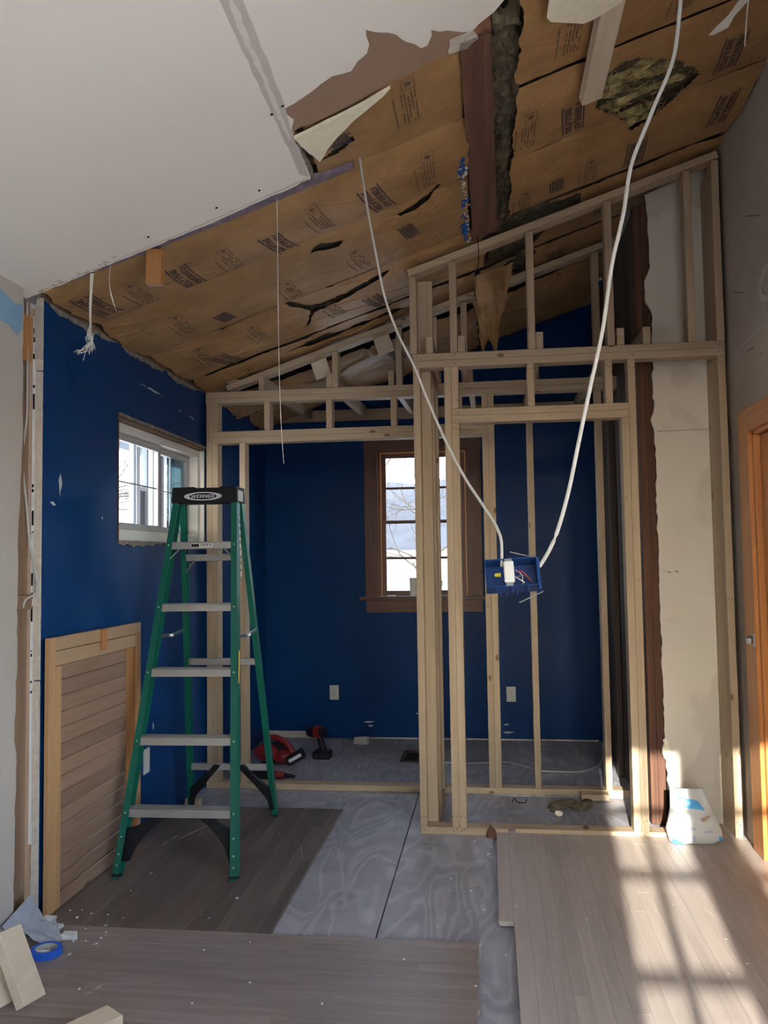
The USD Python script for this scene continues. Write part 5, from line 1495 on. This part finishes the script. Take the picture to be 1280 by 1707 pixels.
cr = []
rc = np.random.default_rng(33)
spots = [(-.62, 3.16), (-.60, 3.14), (-.64, 3.17)]
for i in range(42):
    x, y = rc.uniform(-1.6, 1.0), rc.uniform(2.55, 4.3)
    spots.append((x, y))
for i in range(26):
    spots.append((rc.uniform(-1.72, -1.45), rc.uniform(2.85, 3.3)))
for i in range(14):
    spots.append((rc.uniform(-.12, .10), rc.uniform(2.8, 4.3)))
for i, (x, y) in enumerate(spots):
    on_oak = (x < -.86 and y > 3.15) or (y < 3.14 and x < -.07) or x > .065
    z = (OT if on_oak else (0.0 if x < -.075 else -.006)) + .0005
    s = rc.uniform(.0015, .0045) * (2.6 if i < 3 else 1)
    pt = np.array([(x + a_ * s, y + b_ * s, z + c_ * s * .8) for a_ in (-1, 1) for b_ in (-1, 1) for c_ in (0, 1)]) + np.c_[rc.normal(0, s * .35, (8, 2)), np.zeros(8)]
    cr.append(trimesh.convex.convex_hull(pt))
crumbs = obj('plaster_crumbs', cr, M['label_white'], kind='stuff', label='tiny white plaster crumbs scattered over the floor', cat='debris')
bs = thing('broken_stub', 'splintered brown wood stub at the front wall plate and oak corner', 'scrap', (0, 4.34, 0))
obj('splinter', trimesh.convex.convex_hull(np.array([(-.04, 4.355, .0), (.005, 4.35, .0), (.005, 4.385, .0), (-.05, 4.385, .0), (-.035, 4.36, .045), (0, 4.37, .035), (-.03, 4.384, .06)])), M['old_z'], bs)
sk = thing('wood_chip', 'small brown wood knot chip lying on the front wall plate', 'scrap', (.5, 4.385, S))
obj('chip', lump((.455, 4.41, S + .010), (.014, .010, .0095), 3, .3, 2), M['old_z'], sk)
rp = thing('oak_stub', 'short oak piece wedged beside the splintered stub', 'scrap', (.04, 4.34, 0))
obj('piece', cbox(.066, .10, 4.36, 4.386, OT + .001, OT + .02), M['oak_x'], rp)

# ------------------------------------------------------------------ outdoors
g = obj('ground', [box(-60, 60, 6.85, 90, -.8, -.6), box(-60, -2.05, -30, 6.85, -.8, -.6), box(1.7, 60, -30, 6.85, -.8, -.6), box(-2.05, 1.7, -30, -2.4, -.8, -.6)], M['bounce_ground'])
tag(g, kind='structure')
hx, hy = np.meshgrid(np.linspace(-22, 60, 60), np.linspace(66, 125, 20), indexing='ij')
hz = -.7 + 15 * np.sin(np.clip((hy - 66) / 45, 0, 1) * np.pi / 2) * (.6 + .6 * meshkit.fbm(np.stack([hx * .05, hy * .02, hx * 0], -1), 4, 3))
i, j = np.meshgrid(np.arange(59), np.arange(19), indexing='ij')
q = np.stack([i * 20 + j, (i + 1) * 20 + j, (i + 1) * 20 + j + 1, i * 20 + j + 1], -1).reshape(-1, 4)
hl = obj('wooded_hill', trimesh.Trimesh(np.stack([hx, hy, hz], -1).reshape(-1, 3), np.vstack([q[:, [0, 1, 2]], q[:, [0, 2, 3]]]), process=False), M['hill'], smooth=True)
tag(hl, kind='structure')

gx, gy = np.meshgrid(np.linspace(-22, 40, 20), np.linspace(16, 72, 16), indexing='ij')
gz = -.64 + 2.9 * ((gy - 16) / 56) ** 1.1 + .5 * (meshkit.fbm(np.stack([gx * .15, gy * .12, gx * 0], -1), 3, 6) - .5)
i, j = np.meshgrid(np.arange(19), np.arange(15), indexing='ij')
q = np.stack([i * 16 + j, (i + 1) * 16 + j, (i + 1) * 16 + j + 1, i * 16 + j + 1], -1).reshape(-1, 4)
tag(obj('meadow_slope', trimesh.Trimesh(np.stack([gx, gy, gz], -1).reshape(-1, 3), np.vstack([q[:, [0, 1, 2]], q[:, [0, 2, 3]]]), process=False), M['meadow'], smooth=True), kind='structure')


def tree(name, label, base, h, seed, group=None, lean=0.0):
    r = np.random.default_rng(seed)
    t = thing(name, label, 'tree', base, group=group)
    base = np.array(base, float)
    topp = base + (lean, r.normal(0, .2), h)
    obj('trunk', tube([base, (base + topp) / 2 + r.normal(0, .12, 3) * (1, 1, 0), topp], [.16 * h / 7, .09 * h / 7, .02], 8), M['bark'], t, smooth=True)
    ms = []

    def grow(p, d, L, rad, depth):
        e = p + d * L + r.normal(0, .06 * L, 3)
        ms.append(tube([p, (p + e) / 2 + r.normal(0, .05 * L, 3), e], [rad, rad * .75, rad * .45], 5, n=5))
        if depth:
            for _ in range(3):
                nd = d + r.normal(0, .55, 3)
                nd[2] += .15
                grow(p + (e - p) * r.uniform(.45, 1), nd / np.linalg.norm(nd), L * r.uniform(.5, .72), rad * .5, depth - 1)
    for k in range(9):
        f_ = r.uniform(.25, .95)
        a_ = r.uniform(0, 6.28)
        d = np.array([math.cos(a_), math.sin(a_), r.uniform(.1, .8)])
        grow(base + (topp - base) * f_, d / np.linalg.norm(d), h * .32 * (1.15 - f_ * .5), .05 * h / 7 * (1.2 - f_), 3)
    obj('branches', ms, M['bark'], t, kind='stuff')
    return t


tree('bare_tree', 'bare winter tree whose limb crosses the upper panes of the brown window', (-3.0, 13.5, -.6), 6.5, 2)
tree('bare_tree', 'farther bare winter tree low behind the brown window', (-1.2, 21.0, -.6), 5.0, 5)
tree('bare_tree', 'bare winter tree outside the sliding window', (-10.5, 19.0, -.6), 7.0, 8)

porch = thing('porch', 'grey porch with posts and screen door outside the sliding window', 'porch', (-3.0, 5.5, -.6))
obj('porch_ceiling', box(-3.2, -2.0, 2.6, 8.4, 2.50, 2.58), M['porch_ceiling'], porch)
for y in (4.2, 5.2, 6.2, 7.2):
    obj('porch_rafter', cbox(-3.1, -2.01, y, y + .05, 2.44, 2.50), M['porch_ceiling'], porch)
obj('porch_floor', box(-3.4, -2.0, 2.6, 8.4, -.25, -.1), M['old_x'], porch)  # unseen dark floor added to cut light bounced up indoors
obj('porch_beam', cbox(-3.2, -3.1, 2.6, 8.4, 2.40, 2.50), M['porch_paint'], porch)
for (x, y, w) in ((-2.66, 5.915, .065), (-2.66, 7.02, .14)):
    obj('post', cbox(x, x + .06, y, y + w, -.6, 2.52), M['porch_paint'], porch)
obj('screen_frame', [cbox(-2.65, -2.61, 6.125, 6.145, -.6, 2.40), cbox(-2.65, -2.61, 6.455, 6.475, -.6, 2.40), cbox(-2.65, -2.61, 5.985, 6.124, 1.97, 2.0), cbox(-2.65, -2.61, 6.146, 6.454, 2.36, 2.4)], M['porch_paint'], porch)
obj('screen_panel', cbox(-2.632, -2.628, 6.146, 6.454, -.6, 2.36, .0005), M['porch_screen'], porch)
obj('screen_panel', cbox(-2.632, -2.628, 5.985, 6.124, -.6, 1.97, .0005), M['porch_screen'], porch)
nb = thing('neighbour_house', 'pinkish neighbouring house beyond the porch', 'house', (-16, 30, -.6))
obj('wall', box(-18.0, -14.0, 29, 35, -.6, 3.0), M['neighbour'], nb)
obj('roof', prism([(-18.4, 2.9), (-13.6, 2.9), (-16.0, 4.6)], (0, 35.4, 0), (1, 0, 0), (0, 0, 1), 6.8), M['roofing'], nb)
